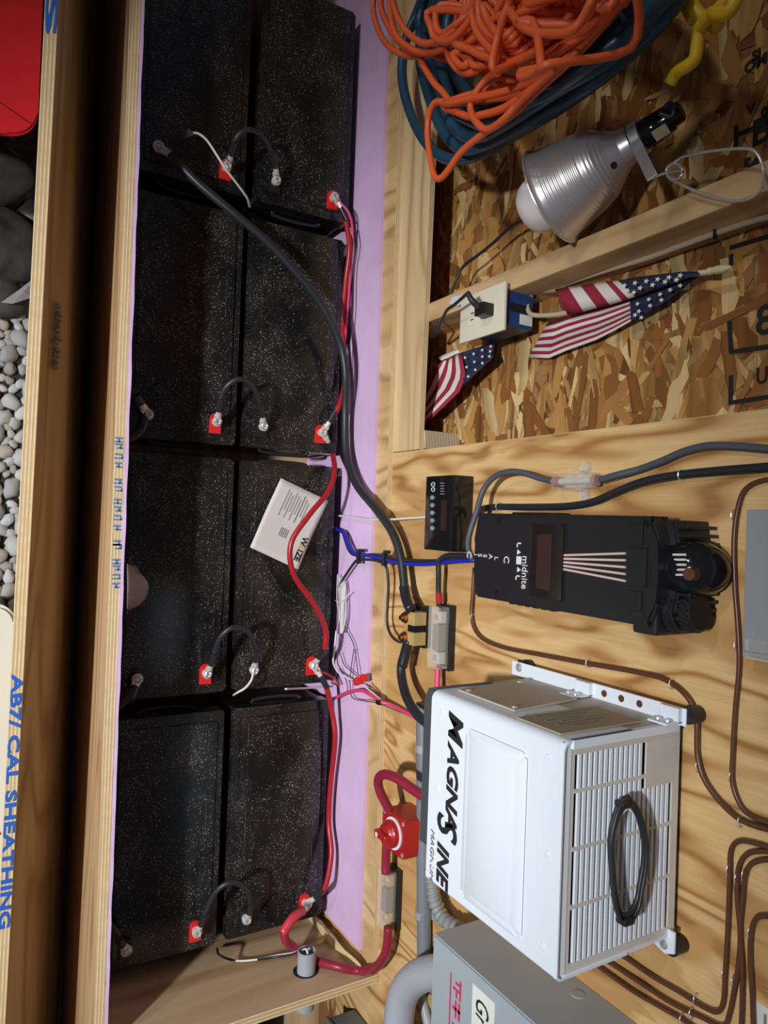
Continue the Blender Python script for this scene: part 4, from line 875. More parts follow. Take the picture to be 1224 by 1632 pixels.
rc = thing('red_connector', PY(574, 1083, .765), 'red plastic wire connector on the pink foam', 'connector')
for (x, y_) in ((569, 1086), (579, 1081)):
    q = PY(x, y_, .764); bm = nb(); box(bm, -.008, .008, -.0075, .0075, -.006, .006, bev=.0025, mat=frame(q, (1, -.1, .5), (-.4, 0, 1))); obj('plug', bm, M['red_tab'], rc, smooth=.6)
wire('pink_wire', [PY(533, 1113, .762), PY(548, 1106, .764), PY(565, 1101, .765), PY(578, 1101, .765), PY(592, 1108, .766), PY(606, 1118, .770), PY(625, 1124, .785), PY(655, 1140, .79), PY(690, 1160, .785)], .0040, M['pink'], 'pink wire leaving the box towards the inverter')
a = term(1, 2, 1)
wire('pink_wire', [a+Vector((.010, .005, .007)), PY(520, 1074, .735), PY(530, 1080, .755), PY(540, 1092, .766)], .0030, M['redp'], 'short salmon wire on the red terminal under the leaflet')
wire('white_wire', [PY(455, 1098, .60), PY(480, 1097, .66), PY(510, 1095, .72), PY(530, 1094, .752)], .0022, M['whitew'], 'white wire lying in the gap between the last two back batteries')
wire('white_wire', [PZ(404, 1072, .012), PZ(400, 1085, .015), PZ(390, 1097, .005), PZ(378, 1104, -.02), PZ(372, 1108, -.06)], .0026, M['whitew'], 'grey-white wire from the third column back negative terminal')
q = PY(605, 1119, .770); bm = nb(); box(bm, q.x-.005, q.x+.005, q.y-.006, q.y+.006, q.z-.007, q.z+.007, bev=.0015); obj('wire_clip', bm, M['blackp'], None, label='small black clip on the pink wire at the box edge', cat='clip')
#==LEAFLET==
lc = [PZ(447, 762, -.014), PZ(521, 798, -.018), PZ(475, 908, -.012), PZ(397, 872, -.018)]
lf = thing('leaflet', sum(lc, Vector())/4, 'creased white printed leaflet lying on a battery', 'leaflet')
bm = nb(); N = 12; gv = {}
for i in range(N+1):
    for j in range(N+1):
        u, v = i/N, j/N; p = (lc[0].lerp(lc[1], u)).lerp(lc[3].lerp(lc[2], u), v)
        p.z = -.0205+.0035+.004*abs(v-.5)*2+.002*abs(u-.5)+.006*max(0, u-.8)*(1 if v < .3 else .3); gv[i, j] = bm.verts.new(p)
for i in range(N):
    for j in range(N): bm.faces.new([gv[i, j], gv[i+1, j], gv[i+1, j+1], gv[i, j+1]])
lo = obj('sheet', bm, M['paper'], lf, smooth=True)
sm = lo.modifiers.new('thick', 'SOLIDIFY'); sm.thickness = .0006
# print: 'u' runs across the top (photo right), text reads from corner 1 towards corner 2
def lp(u, v, h=.0012):
    p = (lc[0].lerp(lc[1], u)).lerp(lc[3].lerp(lc[2], u), v); p.z = -.0205+.0035+.004*abs(v-.5)*2+.002*abs(u-.5)+.006*max(0, u-.8)*(1 if v < .3 else .3)+h; return p
rd = (lp(.8, .97)-lp(.8, .6)); ud = (lp(.9, .5)-lp(.1, .5))
mtx = frame(lp(.84, .57, .0018), rd, ud)
for i, (ch, mt3) in enumerate(zip('WEIZE', ('ink', 'gold_ink', 'ink', 'ink', 'ink'))):
    text('lettering', ch, .020, mtx @ Matrix.Translation(((0, .0185, .0305, .036, .048)[i], 0, 0)), M[mt3], lf, bold=.0006, ext=.0002)
for i in range(9):
    v0, v1 = .08, .46
    u = .24+.055*i; bm = nb(); a, b = lp(u, v0+.03*(i % 3)), lp(u, v1-.05*((i*2) % 4)); box(bm, 0, (b-a).length, -.0012, .0012, -.0002, .0002, mat=frame(a, b-a, ud)); obj('print_line', bm, plain('grey_print%d' % i, (.34, .31, .28), .7) if i != 6 else M['grey_ink'], lf)
for i in range(5):
    u = .40+.035*i; bm = nb(); a, b = lp(u, .58), lp(u, .70); box(bm, 0, (b-a).length, -.0009, .0009, -.0002, .0002, mat=frame(a, b-a, ud)); obj('print_line', bm, M['grey_ink'], lf)
#==LAMP==
# clamp lamp with ribbed aluminium reflector
s0 = PY(1008, 228, .800); m0 = PY(882, 312, .765)
ax = (m0-s0).normalized(); RL = (m0-s0).length
lamp = thing('clamp_lamp', m0, 'ribbed aluminium clamp lamp with frosted bulb, clipped to the stud', 'lamp')
ctrl = [(0, .024), (.10, .027), (.22, .037), (.36, .051), (.52, .058), (.70, .063), (.86, .067), (.97, .070), (1, .0725)]
def rad(t):
    for (a, ra), (b, rb) in zip(ctrl, ctrl[1:]):
        if t <= b: return ra+(rb-ra)*(t-a)/(b-a)
    return ctrl[-1][1]
prof = []
for i in range(121):
    t = i/120; rib = .00035*math.sin(t*120*1.25) if (.26 < t < .44 or .48 < t < .66 or .68 < t < .93) else 0
    prof.append((t*RL, rad(t)+rib))
rim = [(RL+.001, .0755), (RL+.003, .0762), (RL+.004, .0745), (RL+.002, .0725)]
inner = [(h-.0005, r-.0016) for h, r in prof[::-6]]
bm = nb(); lathe(bm, s0, ax, prof+rim+inner, 56, cap=False); rf = sub(obj('reflector', bm, M['alu'], lamp, smooth=.9), lamp)
vd = (CAM-s0); vd = (vd-ax*vd.dot(ax)).normalized(); side_ = ax.cross(vd)
bm = nb(); q = s0+ax*RL*.20+(vd*.95-side_*.30).normalized()*.0372; lathe(bm, q, (q-(s0+ax*RL*.2)), [(-.002, .0045), (.0008, .0045)], 16); obj('vent_hole', bm, M['hole'], rf)
bm = nb(); bc = s0+ax*(RL+.014)
pr = [(-.075, .013), (-.055, .014), (-.04, .022), (-.02, .036), (0, .043), (.012, .043), (.024, .039), (.034, .031), (.040, .018), (.043, .004)]
lathe(bm, bc, ax, pr, 36); obj('bulb', bm, M['bulb'], lamp, smooth=True)
bm = nb(); lathe(bm, s0-ax*.072, ax, [(0, .012), (.002, .014), (.014, .015), (.016, .018), (.034, .0195), (.036, .0205), (.052, .0205), (.054, .0195), (.076, .0215)], 28); sk = sub(obj('socket', bm, M['black_gloss'], lamp, smooth=.5), lamp)
mm = frame(s0-ax*.040+(vd*.9-side_*.45).normalized()*.0198, -ax, side_*.9+vd*.45); bm = nb(); box(bm, -.009, .011, -.008, .008, -.0004, .0012, mat=mm); obj('rating_label', bm, plain('tan_label', (.62, .48, .30), .5), sk)
bm = nb(); lathe(bm, s0-ax*.016, ax, [(0, .0235), (.001, .0245), (.013, .0245), (.014, .0235)], 32); obj('band', bm, M['steel'], lamp, smooth=.5)
k0, k1 = s0-ax*.009+side_*.0, PY(1040, 284, .793)
mm = frame((s0-ax*.009+vd*.0245).lerp(k1, .5), k1-(s0-ax*.009+vd*.0245), ax); ln_ = (k1-(s0-ax*.009+vd*.0245)).length
bm = nb(); box(bm, -ln_*.5, ln_*.5, -.0075, .0075, -.0015, .0015, bev=.001, mat=mm); obj('strap', bm, M['steel'], lamp)
for s in (.28, .44):
    bm = nb(); lathe(bm, mm @ Vector((ln_*s, 0, .001)), mm.to_3x3() @ Vector((0, 0, 1)), [(0, .0048), (.003, .004)], 12); obj('rivet', bm, M['steel'], lamp)
wr = .0019
coil = []
for i in range(40):
    a = 2*math.pi*i/13; coil.append(PY(1075+13*math.cos(a), 273+13*math.sin(a), .796-.012*i/40+.006))
bm = nb(); tube(bm, [PY(1042, 284, .793), PY(1056, 277, .793)]+coil, wr, 8); obj('spring_coil', bm, M['steel'], lamp, smooth=True)
bm = nb(); tube(bm, smooth_path([PY(1063, 268, .792), PY(1085, 252, .790), (PY(1110, 245, .788)), PY(1150, 239, .785), PY(1190, 237, .785), PY(1206, 245, .787), PY(1215, 265, .79), PY(1216, 285, .795), PY(1211, 305, .80), PY(1190, 318, .803), PY(1160, 319, .803), PY(1110, 305, .800), PY(1072, 287, .796), PY(1063, 280, .795)], 6), wr, 8); obj('spring_clip', bm, M['steel'], lamp, smooth=True)
bm = nb(); tube(bm, smooth_path([s0-ax*.068, PY(1062, 172, .79), PY(1068, 165, .785), PY(1073, 172, .78), PY(1070, 186, .78), PY(1050, 180, .77)], 6), .0035, 8); obj('cord_loop', bm, M['black_rub'], lamp, smooth=True)
wire('lamp_cord', [PY(850, 345, .84), PY(832, 351, .845), PY(810, 365, .85), PY(785, 388, .85), PY(760, 408, .845), PY(738, 425, .84), PY(726, 448, .835), PY(718, 470, .83), PY(708, 495, .825), PY(696, 520, .82), PY(688, 538, .825)], .0030, M['black_rub'], 'black lamp cord hanging from the bulb side down to the outlet', 'cord')
# ---- outlet
ox0, ox1 = PY(770, 463, .799).x, PY(770, 537, .799).x; oz0, oz1 = PY(735, 515, .799).z, PY(806, 490, .799).z
ot = thing('outlet', ((ox0+ox1)/2, .84, oz0), 'cream outlet plate on a blue electrical box fixed to the stud', 'outlet')
ow = (ox1-ox0)/2; ocx = (ox0+ox1)/2
bm = nb(); box(bm, ocx-ow, ocx+ow, .796, .802, oz0, oz1, bev=.002); pl = sub(obj('face_plate', bm, M['cream'], ot, smooth=.5), ot)
bm = nb(); box(bm, ocx-ow*.72, ocx+ow*.72, .803, .868, oz0+.012, oz1-.008, bev=.002); obj('electrical_box', bm, M['bluebox'], ot)
for zc in (oz0+(oz1-oz0)*.30, oz0+(oz1-oz0)*.70):
    bm = nb(); prism(bm, [(ocx+.017*math.cos(a), zc+max(-.012, min(.012, .017*math.sin(a)))) for a in [2*math.pi*i/20 for i in range(20)]], .7945, .7965, 'y'); rc_ = obj('receptacle', bm, M['cream'], ot)
for dx in (-.006, .006):
    bm = nb(); box(bm, ocx+dx-.001, ocx+dx+.001, .794, .7948, oz0+(oz1-oz0)*.30-.003, oz0+(oz1-oz0)*.30+.005); obj('socket_slot', bm, M['hole'], ot)
bm = nb(); lathe(bm, (ocx, .796, (oz0+oz1)/2), (0, -1, 0), [(0, .003), (.001, .0025)], 12); obj('screw', bm, M['steel'], pl)
bm = nb(); box(bm, ocx+.006, ocx+.024, .838, .866, oz1-.0082, oz1-.0070); obj('box_label', bm, M['sticker'], ot)
bm = nb(); box(bm, ocx-.010, ocx+.004, .815, .860, oz1-.012, oz1-.0065); obj('box_slot', bm, M['hole'], ot)
pz = oz0+(oz1-oz0)*.70; pg = thing('plug', (ocx, .77, pz), 'black two-prong plug in the cream outlet', 'plug')
q1, q0 = Vector((ocx+.004, .796, pz)), Vector((ocx-.005, .752, pz-.006))
bm = nb(); box(bm, ocx-.009, ocx+.013, .770, .7944, pz-.013, pz+.013, bev=.003); obj('body', bm, M['blackp'], pg)
bm = nb(); tube(bm, smooth_path([Vector((ocx, .772, pz)), Vector((ocx-.012, .758, pz-.004)), Vector((ocx-.026, .752, pz-.010))], 5), lambda t: .0062-.002*t, 10); obj('strain_relief', bm, M['black_rub'], pg, smooth=True)
bm = nb(); tube(bm, smooth_path([Vector((ocx-.024, .752, pz-.009)), PY(724, 486, .76), PY(712, 495, .765), PY(702, 515, .79), PY(692, 540, .83)], 6), .0030, 8); obj('cord', bm, M['black_rub'], pg, smooth=True)
bm = nb(); prism(bm, [xz(716, 484, .81), xz(722, 473, .81), xz(752, 468, .81), xz(748, 478, .81), xz(730, 488, .81)], .808, .8115, 'y', bev=.001); obj('paper_tag', bm, plain('pale_tag', (.66, .68, .74), .6), None, label='crumpled pale tag tucked behind the cream outlet plate', cat='tag')
# romex along the stud
rx = thing('white_cable', PY(845, 500, .85), 'off-white flat cable running along the stud down to the outlet box', 'cable')
bm = nb(); tube(bm, smooth_path([PY(1260, 338, .87), PY(1200, 352, .87), PY(1140, 372, .87), (PY(1085, 392, .872)), PY(1030, 412, .873), PY(970, 430, .873), PY(915, 448, .873), PY(880, 460, .873), PY(855, 466, .870), PY(843, 478, .862), PY(841, 492, .855), PY(850, 502, .852), PY(880, 502, .858), PY(905, 498, .865)], 8), .0042, 10); obj('sheath', bm, plain('romex_sheath', (.52, .42, .30), .5), rx, smooth=True)
for a in ((1140, 372), (852, 468)):
    q = PY(*a, .866); bm = nb(); box(bm, q.x-.008, q.x+.008, q.y-.003, q.y+.003, q.z-.0015, q.z+.0015); obj('staple', bm, M['blackp'], rx)
#==FLAGS==
def star(bm, c, r, m3):
    P = [c+m3 @ Vector(((r if k % 2 == 0 else r*.42)*math.sin(math.pi*k/5), (r if k % 2 == 0 else r*.42)*math.cos(math.pi*k/5), 0)) for k in range(10)]
    top = [bm.verts.new(p) for p in P]; cv = bm.verts.new(c+m3 @ Vector((0, 0, .0004)))
    for k in range(10): bm.faces.new([top[k], top[(k+1) % 10], cv])
def cloth(t, name, grid, mats_of, thick=.0008):
    """grid: rows of 3D points; mats_of(i,j) -> slot of each quad"""
    bm = nb(); V = [[bm.verts.new(p) for p in r] for r in grid]
    for i in range(len(V)-1):
        for j in range(len(V[0])-1):
            bm.faces.new([V[i][j], V[i+1][j], V[i+1][j+1], V[i][j+1]]).material_index = mats_of(i, j)
    o = obj(name, bm, [M['flag_red'], M['flag_white'], M['flag_blue']], t, smooth=True)
    md = o.modifiers.new('thick', 'SOLIDIFY'); md.thickness = thick
    return o
def lerp2(a, b, t): return (a[0]+(b[0]-a[0])*t, a[1]+(b[1]-a[1])*t)
def poly_at(pl, t):
    t *= len(pl)-1; i = min(int(t), len(pl)-2); return lerp2(pl[i], pl[i+1], t-i)
toCam = lambda p: (CAM-p).normalized()
f1 = thing('flag', PY(905, 480, .865), 'small stars and stripes flag on a stick with gold tip, above the outlet', 'flag', 'small flags')
# upper fold: top edge along the stick, lower edge the fold; columns run from left (stripes) to tip (canton)
topE = [(884, 461), (905, 457), (925, 455), (945, 452), (965, 449), (985, 447), (1010, 442), (1035, 439), (1060, 436), (1085, 433), (1112, 432)]
botE = [(905, 503), (930, 497), (952, 491), (972, 486), (992, 480), (1012, 473), (1032, 466), (1052, 459), (1072, 452), (1092, 445), (1114, 436)]
grid = []
for i in range(len(topE)):
    row = []
    for j in range(7):
        v = j/6; p = lerp2(topE[i], botE[i], v); y = .858-.016*math.sin(math.pi*v)*(1-i/11)-.004*v
        row.append(PY(p[0], p[1], y))
    grid.append(row)
def m1(i, j): return (0, 1, 0, 1, 1)[i] if i < 5 and i != 4 else (1 if i == 4 else 2)
# five stripe columns: red white red white red(+white)
fine = []
for i in range(len(grid)-1):
    k = 2 if i < 5 else 1
    for q in range(k): fine.append([a.lerp(b, q/k) for a, b in zip(grid[i], grid[i+1])])
fine.append(grid[-1])
stripe = [0, 0, 1, 1, 0, 0, 1, 1, 0, 1]
cloth(f1, 'cloth', fine, lambda i, j: stripe[i] if i < 10 else 2)
# lower fold
topE = [(872, 516), (888, 511), (905, 505), (930, 498), (955, 492), (980, 485), (1004, 478), (1030, 467), (1058, 457), (1086, 447), (1112, 438)]
botE = [(842, 570), (875, 571), (900, 560), (925, 551), (950, 542), (978, 528), (1006, 512), (1030, 500), (1060, 482), (1086, 462), (1113, 441)]
grid = []
for i in range(len(topE)):
    row = []
    for j in range(11):
        v = j/10; p = lerp2(topE[i], botE[i], v); y = .872-.012*math.sin(math.pi*v*1.6)*(1-i/12); row.append(PY(p[0], p[1], y))
    grid.append(row)
cloth(f1, 'cloth', grid, lambda i, j: 2 if i >= 6 else j % 2)
bm = nb(); sp_ = [(995, 455), (1012, 451), (1030, 448), (1048, 445), (1066, 442), (1084, 439), (1000, 463), (1020, 459), (1040, 454), (1060, 449), (1078, 446), (1010, 466)]
for a in sp_:
    p = PY(*a, .838); star(bm, p, .0042, frame(p, (1, 0, 0), (0, -.5, 1)).to_3x3() if 0 else frame((0, 0, 0), (1, 0, 0), (0, .6, 1)).to_3x3())
sp2 = [(1016, 484), (1034, 477), (1052, 469), (1068, 462), (1084, 455), (1018, 496), (1036, 487), (1054, 478), (1022, 506), (1012, 502)]
for a in sp2: star(bm, PY(*a, .857), .0038, frame((0, 0, 0), (1, 0, 0), (0, .6, 1)).to_3x3())
obj('stars', bm, M['flag_white'], f1)
bm = nb(); tube(bm, [PY(842, 468, .872), PY(1000, 450, .868), PY(1140, 432, .866)], .0040, 10); obj('stick', bm, M['dowel'], f1, smooth=True)
bm = nb(); a, b = PY(1130, 432.5, .866), PY(1166, 426, .866); lathe(bm, a, b-a, [(0, .0052), (.003, .0052), (.004, .0045), (.012, .0058), (.022, .0055), ((b-a).length, .0022)], 14); obj('gold_tip', bm, plain('gold_tip', (.70, .60, .36), .35), f1, smooth=.6)
f2 = thing('flag', PY(690, 660, .87), 'second small flag drooping below the blue outlet box', 'flag', 'small flags')
L2 = [(705, 573), (722, 566), (742, 558), (760, 551), (778, 545), (792, 543)]
stp = [(0, (672, 642)), (1, (674, 676))]
# striped lower part: across from (672,640)-(705,573) to (674,678)-(742,612)
A0, A1, B0, B1 = (690, 585), (736, 560), (671, 655), (742, 618)
EA = [(703, 577), (690, 592), (681, 612), (674, 632), (669, 648)]; EB = [(735, 562), (743, 600), (732, 625), (704, 652), (675, 679)]
grid = []
for i in range(8):                      # 7 stripes across
    u = i/7; row = []
    for j in range(11):
        v = j/10; p = lerp2(poly_at(EA, v), poly_at(EB, v), u); row.append(PY(p[0], p[1], .860+.012*math.sin(2.2*v+u*3)))
    grid.append(row)
cloth(f2, 'cloth', grid, lambda i, j: i % 2)
c0, c1, c2, c3 = (707, 573), (790, 543), (784, 572), (741, 614)
grid = []
for i in range(7):
    row = []
    for j in range(7):
        p = lerp2(lerp2((733, 563), (789, 544), i/6), lerp2((740, 613), (786, 570), i/6), j/6); row.append(PY(p[0], p[1], .858+.010*math.sin(j*.7)))
    grid.append(row)
cloth(f2, 'cloth', grid, lambda i, j: 2)
bm = nb()
for i in range(4):
    for j in range(3):
        p = lerp2(lerp2((741, 570), (782, 552), i/3), lerp2((746, 600), (780, 568), i/3), j/2); star(bm, PY(p[0], p[1], .850), .0036, frame((0, 0, 0), (1, 0, 0), (0, .6, 1)).to_3x3())
obj('stars', bm, M['flag_white'], f2)
grid = [[PY(704+(733-704)*i/4-(6 if j else 0), 575-14*i/4-(5 if j else 0), .858+.006*j) for j in range(2)] for i in range(5)]
cloth(f2, 'hem', grid, lambda i, j: 1)
#==CORDS==
rc_ = random.Random(11)
# blue hose: turns around a hook above the frame
base = [(1098, -30), (1068, 20), (1015, 78), (955, 128), (890, 172), (820, 212), (762, 245), (720, 253), (684, 232), (656, 185), (641, 125), (644, 70), (660, 15), (700, -60), (790, -130), (900, -160), (1020, -120)]
cx, cy = 870, -30
path = []
turns = 8
for k in range(turns):
    s = (1.0, .93, .86, .965, .80, .895, .74, .83)[k]
    for i, (a, b) in enumerate(base):
        f = i/len(base); sk = s if k == 0 else s*(1-.10*math.exp(-((f-.55)/.14)**2))
        dy = .752-.012*k-.02*math.sin(math.pi*min(1, f*1.5))
        px, py = cx+(a-cx)*sk+rc_.uniform(-5, 5), cy+(b-cy)*sk+rc_.uniform(-5, 5)
        path.append(PY(px, py, dy+rc_.uniform(-.008, .008)))
hb = nb(); tube(hb, smooth_path(path, 5), .0098, 12)
obj('blue_hose', hb, M['blue_hose'], None, smooth=True, label='coiled dark blue hose hanging behind the orange cord', cat='hose')
# orange extension cord: tangled hank in front of the hose
path = []
def cr(pts, y, dy=0):
    """strand in the photo's coil; ends tuck behind the rest"""
    q = [(580+a/3.825, b/3.825) for a, b in pts]
    P = [PY(a, b, y+dy*i/len(q)+rc_.uniform(-.004, .004)) for i, (a, b) in enumerate(q)]
    if path:
        m = (path[-1]+P[0])/2; path.append(Vector((m.x, max(path[-1].y, P[0].y)+.035, m.z)))
    path.extend(P)
arc = [(1000, -20), (965, 28), (915, 76), (862, 112), (815, 118), (775, 100), (752, 55), (765, 0), (820, -60), (920, -70)]
for k in range(12):                                                     # main hank behind the tangle
    s = 1.0-.06*k
    path.extend(PY(868+(a-868)*s+8*math.sin(k*2.1)+rc_.uniform(-6, 6), 8+(b-8)*s+6*math.cos(k*1.7)+rc_.uniform(-6, 6), .635-.010*(k % 5)+.012*math.sin(i+k)) for i, (a, b) in enumerate(arc))
low = [(720, -30), (733, 22), (712, 66), (680, 88), (640, 90), (613, 62), (598, 15), (606, -30), (660, -60)]
for k in range(4):                                                      # loops hanging lowest over the foam
    path.extend(PY(a+10*k-(5*k if a > 680 else 0)+rc_.uniform(-4, 4), b-8*k+(7 if k == 2 else 0)+rc_.uniform(-3, 3), .615-.012*k) for a, b in low)
for k in range(4):
    cr([(560+30*k, 330-20*k), (640+25*k, 250-15*k), (700+40*k, 180-10*k), (760+60*k, 90-25*k), (850+70*k, 0-20*k), (920+70*k, -80)], .60-.006*k)
for k in range(6):
    cr([(1000-20*k, 330-28*k), (900-12*k, 330-20*k), (820-12*k, 300-18*k), (760-10*k, 240-20*k), (720-4*k, 150-18*k), (700, 60-20*k), (690, -60)], .59-.006*k)
for k in range(5):
    cr([(780+55*k, 130-22*k+30*(k % 2)), (880+60*k, 70-20*k+25*(k % 2)), (1000+60*k, 0-10*k), (1150+40*k, -70)], .57-.004*k)
cr([(420, 60), (410, 170), (440, 240), (520, 250), (600, 180), (690, 60), (740, -60)], .575)
cr([(470, 30), (440, 150), (480, 205), (560, 150), (640, 80), (700, -40)], .58)
cr([(490, 200), (500, 280), (525, 360), (580, 430), (650, 445), (730, 400), (790, 370)], .60)
cr([(670, 60), (680, 170), (720, 240), (800, 330), (830, 380)], .565)
cr([(730, 30), (760, 130), (800, 190), (850, 250)], .56)
cr([(560, 270), (640, 300), (720, 340), (800, 360), (900, 380), (1000, 340), (1060, 300)], .575)
cr([(560, 320), (590, 400), (640, 380), (600, 330), (640, 350), (700, 400)], .59)
cr([(900, -60), (885, 20), (850, 110), (810, 250), (790, 430)], .545)
cr([(880, 60), (950, 150), (1030, 195), (1120, 205), (1250, 195), (1330, 120), (1400, -20)], .55)
cr([(960, 140), (1020, 128), (1055, 200), (1080, 400), (1060, 420), (960, 440), (965, 470), (1060, 430), (1140, 390)], .548)
cr([(1650, -60), (1500, 80), (1350, 240), (1224, 370), (1100, 480), (960, 610), (860, 720), (760, 790), (690, 750), (650, 660), (680, 570), (760, 470), (830, 440)], .60, .01)
cr([(350, 320), (410, 480), (490, 570), (515, 625), (440, 622), (400, 690), (388, 800), (400, 930), (430, 1070), (470, 1085), (520, 1030), (600, 920), (750, 800), (900, 700), (1050, 560), (1224, 400), (1400, 220), (1560, 20), (1640, -80)], .615, .005)
cr([(500, 625), (650, 602), (850, 560), (1000, 505), (1150, 430), (1300, 330)], .605)
cr([(505, 640), (560, 680), (650, 712), (720, 700), (850, 660), (1000, 560), (1100, 470)], .612)
ob_ = nb(); tube(ob_, smooth_path(path, 4), .0052, 8)
obj('orange_cord', ob_, M['orange'], None, smooth=True, label='big tangled hank of orange extension cord', cat='cord')
# yellow cord
path = [PY(*p) for p in ((1068, 133, .74), (1078, 116, .738), (1094, 106, .735), (1107, 94, .735), (1111, 72, .733), (1113, 50, .73), (1124, 33, .725), (1145, 15, .72), (1162, -10, .72), (1150, -30, .725), (1120, -30, .73), (1102, -10, .735), (1108, 15, .74), (1125, 32, .745), (1140, 42, .745), (1145, 34, .735), (1135, 22, .73), (1140, 22, .715), (1160, 20, .71), (1172, 2, .71), (1180, -25, .712), (1160, -50, .72), (1122, -45, .735), (1098, -25, .745), (1095, 8, .75), (1106, 32, .748))]
yb = nb(); tube(yb, smooth_path(path, 6), .0078, 12); obj('yellow_cord', yb, M['yellow'], None, smooth=True, label='knotted yellow cord with its end hanging above the lamp', cat='cord')
#==PRINTS==
def osbtext(s, ix, iy, size, sx=1):
    p = PY(ix, iy, .8988); text('printed_letters', s, size, frame(p, (0, 0, 1), (-1, 0, 0)), M['ink'], wall, ext=.0003, sx=sx, bold=.0008)
osbtext('8', 1203, 535, .055); osbtext('U2', 1204, 612, .030, .8); osbtext('OMIOT', 1186, 118, .020); osbtext('SI', 1198, 98, .018); osbtext('54', 1184, 275, .024)
osbtext('0', 1213, 188, .018); osbtext('V', 1190, 184, .018); osbtext('B', 1196, 235, .05)
def bar(a, b, w_):
    p, q = PY(*a, .8988), PY(*b, .8988); bm = nb(); box(bm, 0, (q-p).length, -w_/2, w_/2, -.0005, .0005, mat=frame(p, q-p, (q-p).cross(Vector((0, 1, 0))))); obj('printed_line', bm, M['ink'], wall)
for a, b in (((1162, 512), (1165, 562)), ((1164, 561), (1240, 550)), ((1165, 598), (1164, 645)), ((1163, 642), (1240, 630)), ((1173, 200), (1173, 236)), ((1174, 216), (1240, 186)), ((1163, 395), (1240, 372)), ((1165, 405), (1165, 425))): bar(a, b, .006)
# lid board stamp
li = lean.matrix_world
def lean_text(s, ix0_, iy0_, ix1_, iy1_, mat, col=None):
    p, q = PZ(ix0_, iy0_, .20-.14*(iy0_+60)/1760), PZ(ix1_, iy1_, .20-.14*(iy1_+60)/1760)
    pl_, ql_ = li.inverted() @ p, li.inverted() @ q
    L = ql_.x-pl_.x
    c = text('blue_stamp', s, .024, Matrix.Identity(4), mat, None, bold=.0008, ext=.0002)
    me = c.data; w_ = max(v.co.x for v in me.vertices)-min(v.co.x for v in me.vertices)
    x0 = min(v.co.x for v in me.vertices)
    for v in me.vertices: v.co.x = (v.co.x-x0)*L/w_
    h0 = min(v.co.y for v in me.vertices); h1 = max(v.co.y for v in me.vertices)
    for v in me.vertices: v.co.y = -.019+(v.co.y-h0)/(h1-h0)*.018; v.co.z += -min(0, 0)
    me.transform(Matrix.Translation((pl_.x, 0, .0004))); c.location = (0, 0, 0); c.parent = lean
    for k_ in ('_base',):
        if k_ in c: del c[k_]
lean_text('AB7/ CAL SHEATHING', 40, 1072, 12, 1478, M['inkblue'])
lean_text('S', 92, -22, 84, 58, M['inkblue'])
for k in range(11):                                    # faint black mill print on the inner face
    p = PZ(84-.055*(k*10), 476+k*10, .20-.14*(536+k*10)/1760); top = p+Vector((0, .0, 0)); dn = Vector((0, .135, -(p.z-GZ-.05))).normalized()
    q = li.inverted() @ (top+dn*(.035+.010*(k % 2))); d_ = li.to_3x3().inverted() @ dn
    bm = nb(); m_ = frame(q, (1, 0, 0), d_); wd = .0022; box(bm, -wd, wd, -.002, .030+.008*(k % 3), -.0012, .0012, mat=m_); box(bm, -.005, .005, .010+.006*(k % 3), .013+.006*(k % 3), -.0012, .0012, mat=m_)
    o = obj('mill_print', bm, M['grey_ink'], None, origin=0); o.parent = lean
# faint blue stamp marks on the front board edge
for k, iy in enumerate((702, 712, 728, 742, 768, 780, 800, 812, 826, 842, 866, 872, 896, 906, 920, 934)):
    p = PZ(191-.020*(iy-700), iy, .1306); bm = nb(); hw = .0035+.0015*(k % 3)
    box(bm, p.x-.006, p.x-.0025, p.y-.008, p.y+.005, .1300, .1304); box(bm, p.x+.001, p.x+.004, p.y-.009+.004*(k % 2), p.y+.006, .1300, .1304); box(bm, p.x-.003, p.x+.003, p.y-.003+.003*(k % 3), p.y+.0005+.003*(k % 3), .1300, .1304)
    obj('blue_stamp', bm, plain('faded_blue%d' % k, (.10, .21, .42), .7), bx)
#==ODDS==
# grey panel at the top edge
gp = thing('grey_cabinet', PY(1190, 930, .78), 'plain grey metal cabinet above the charge controller', 'cabinet')
a, b = PY(1190, 812, .762), PY(1185, 1047, .762)
bm = nb(); box(bm, a.x, b.x, .762, .8019, min(a.z, b.z), 1.5, bev=.001); obj('body', bm, M['grey_metal2'], gp)
q = PY(1207, 1036, .762); bm = nb(); box(bm, q.x-.011, q.x+.011, .7575, .762, q.z-.012, q.z+.022, bev=.0015); obj('clear_tab', bm, M['clear'], gp); bm = nb(); cyl(bm, Vector((q.x+.004, .757, q.z-.012)), Vector((q.x+.004, .757, q.z+.022)), .0018, sides=8); obj('latch_wire', bm, M['steel'], gp)
a = PY(1205, 1595, .8012); bm = nb(); box(bm, a.x, a.x+.10, .8008, .8018, a.z, a.z+.07); stk = obj('wall_sticker', bm, plain('white_sticker', (.74, .72, .68), .6), None, label='white printed sticker on the plywood at lower right corner', cat='sticker')
for k in range(4):
    bm = nb(); box(bm, a.x+.008, a.x+.05+.01*(k % 2), .8004, .8008, a.z+.010+.012*k, a.z+.013+.012*k); obj('print_line', bm, M['grey_ink'], stk)
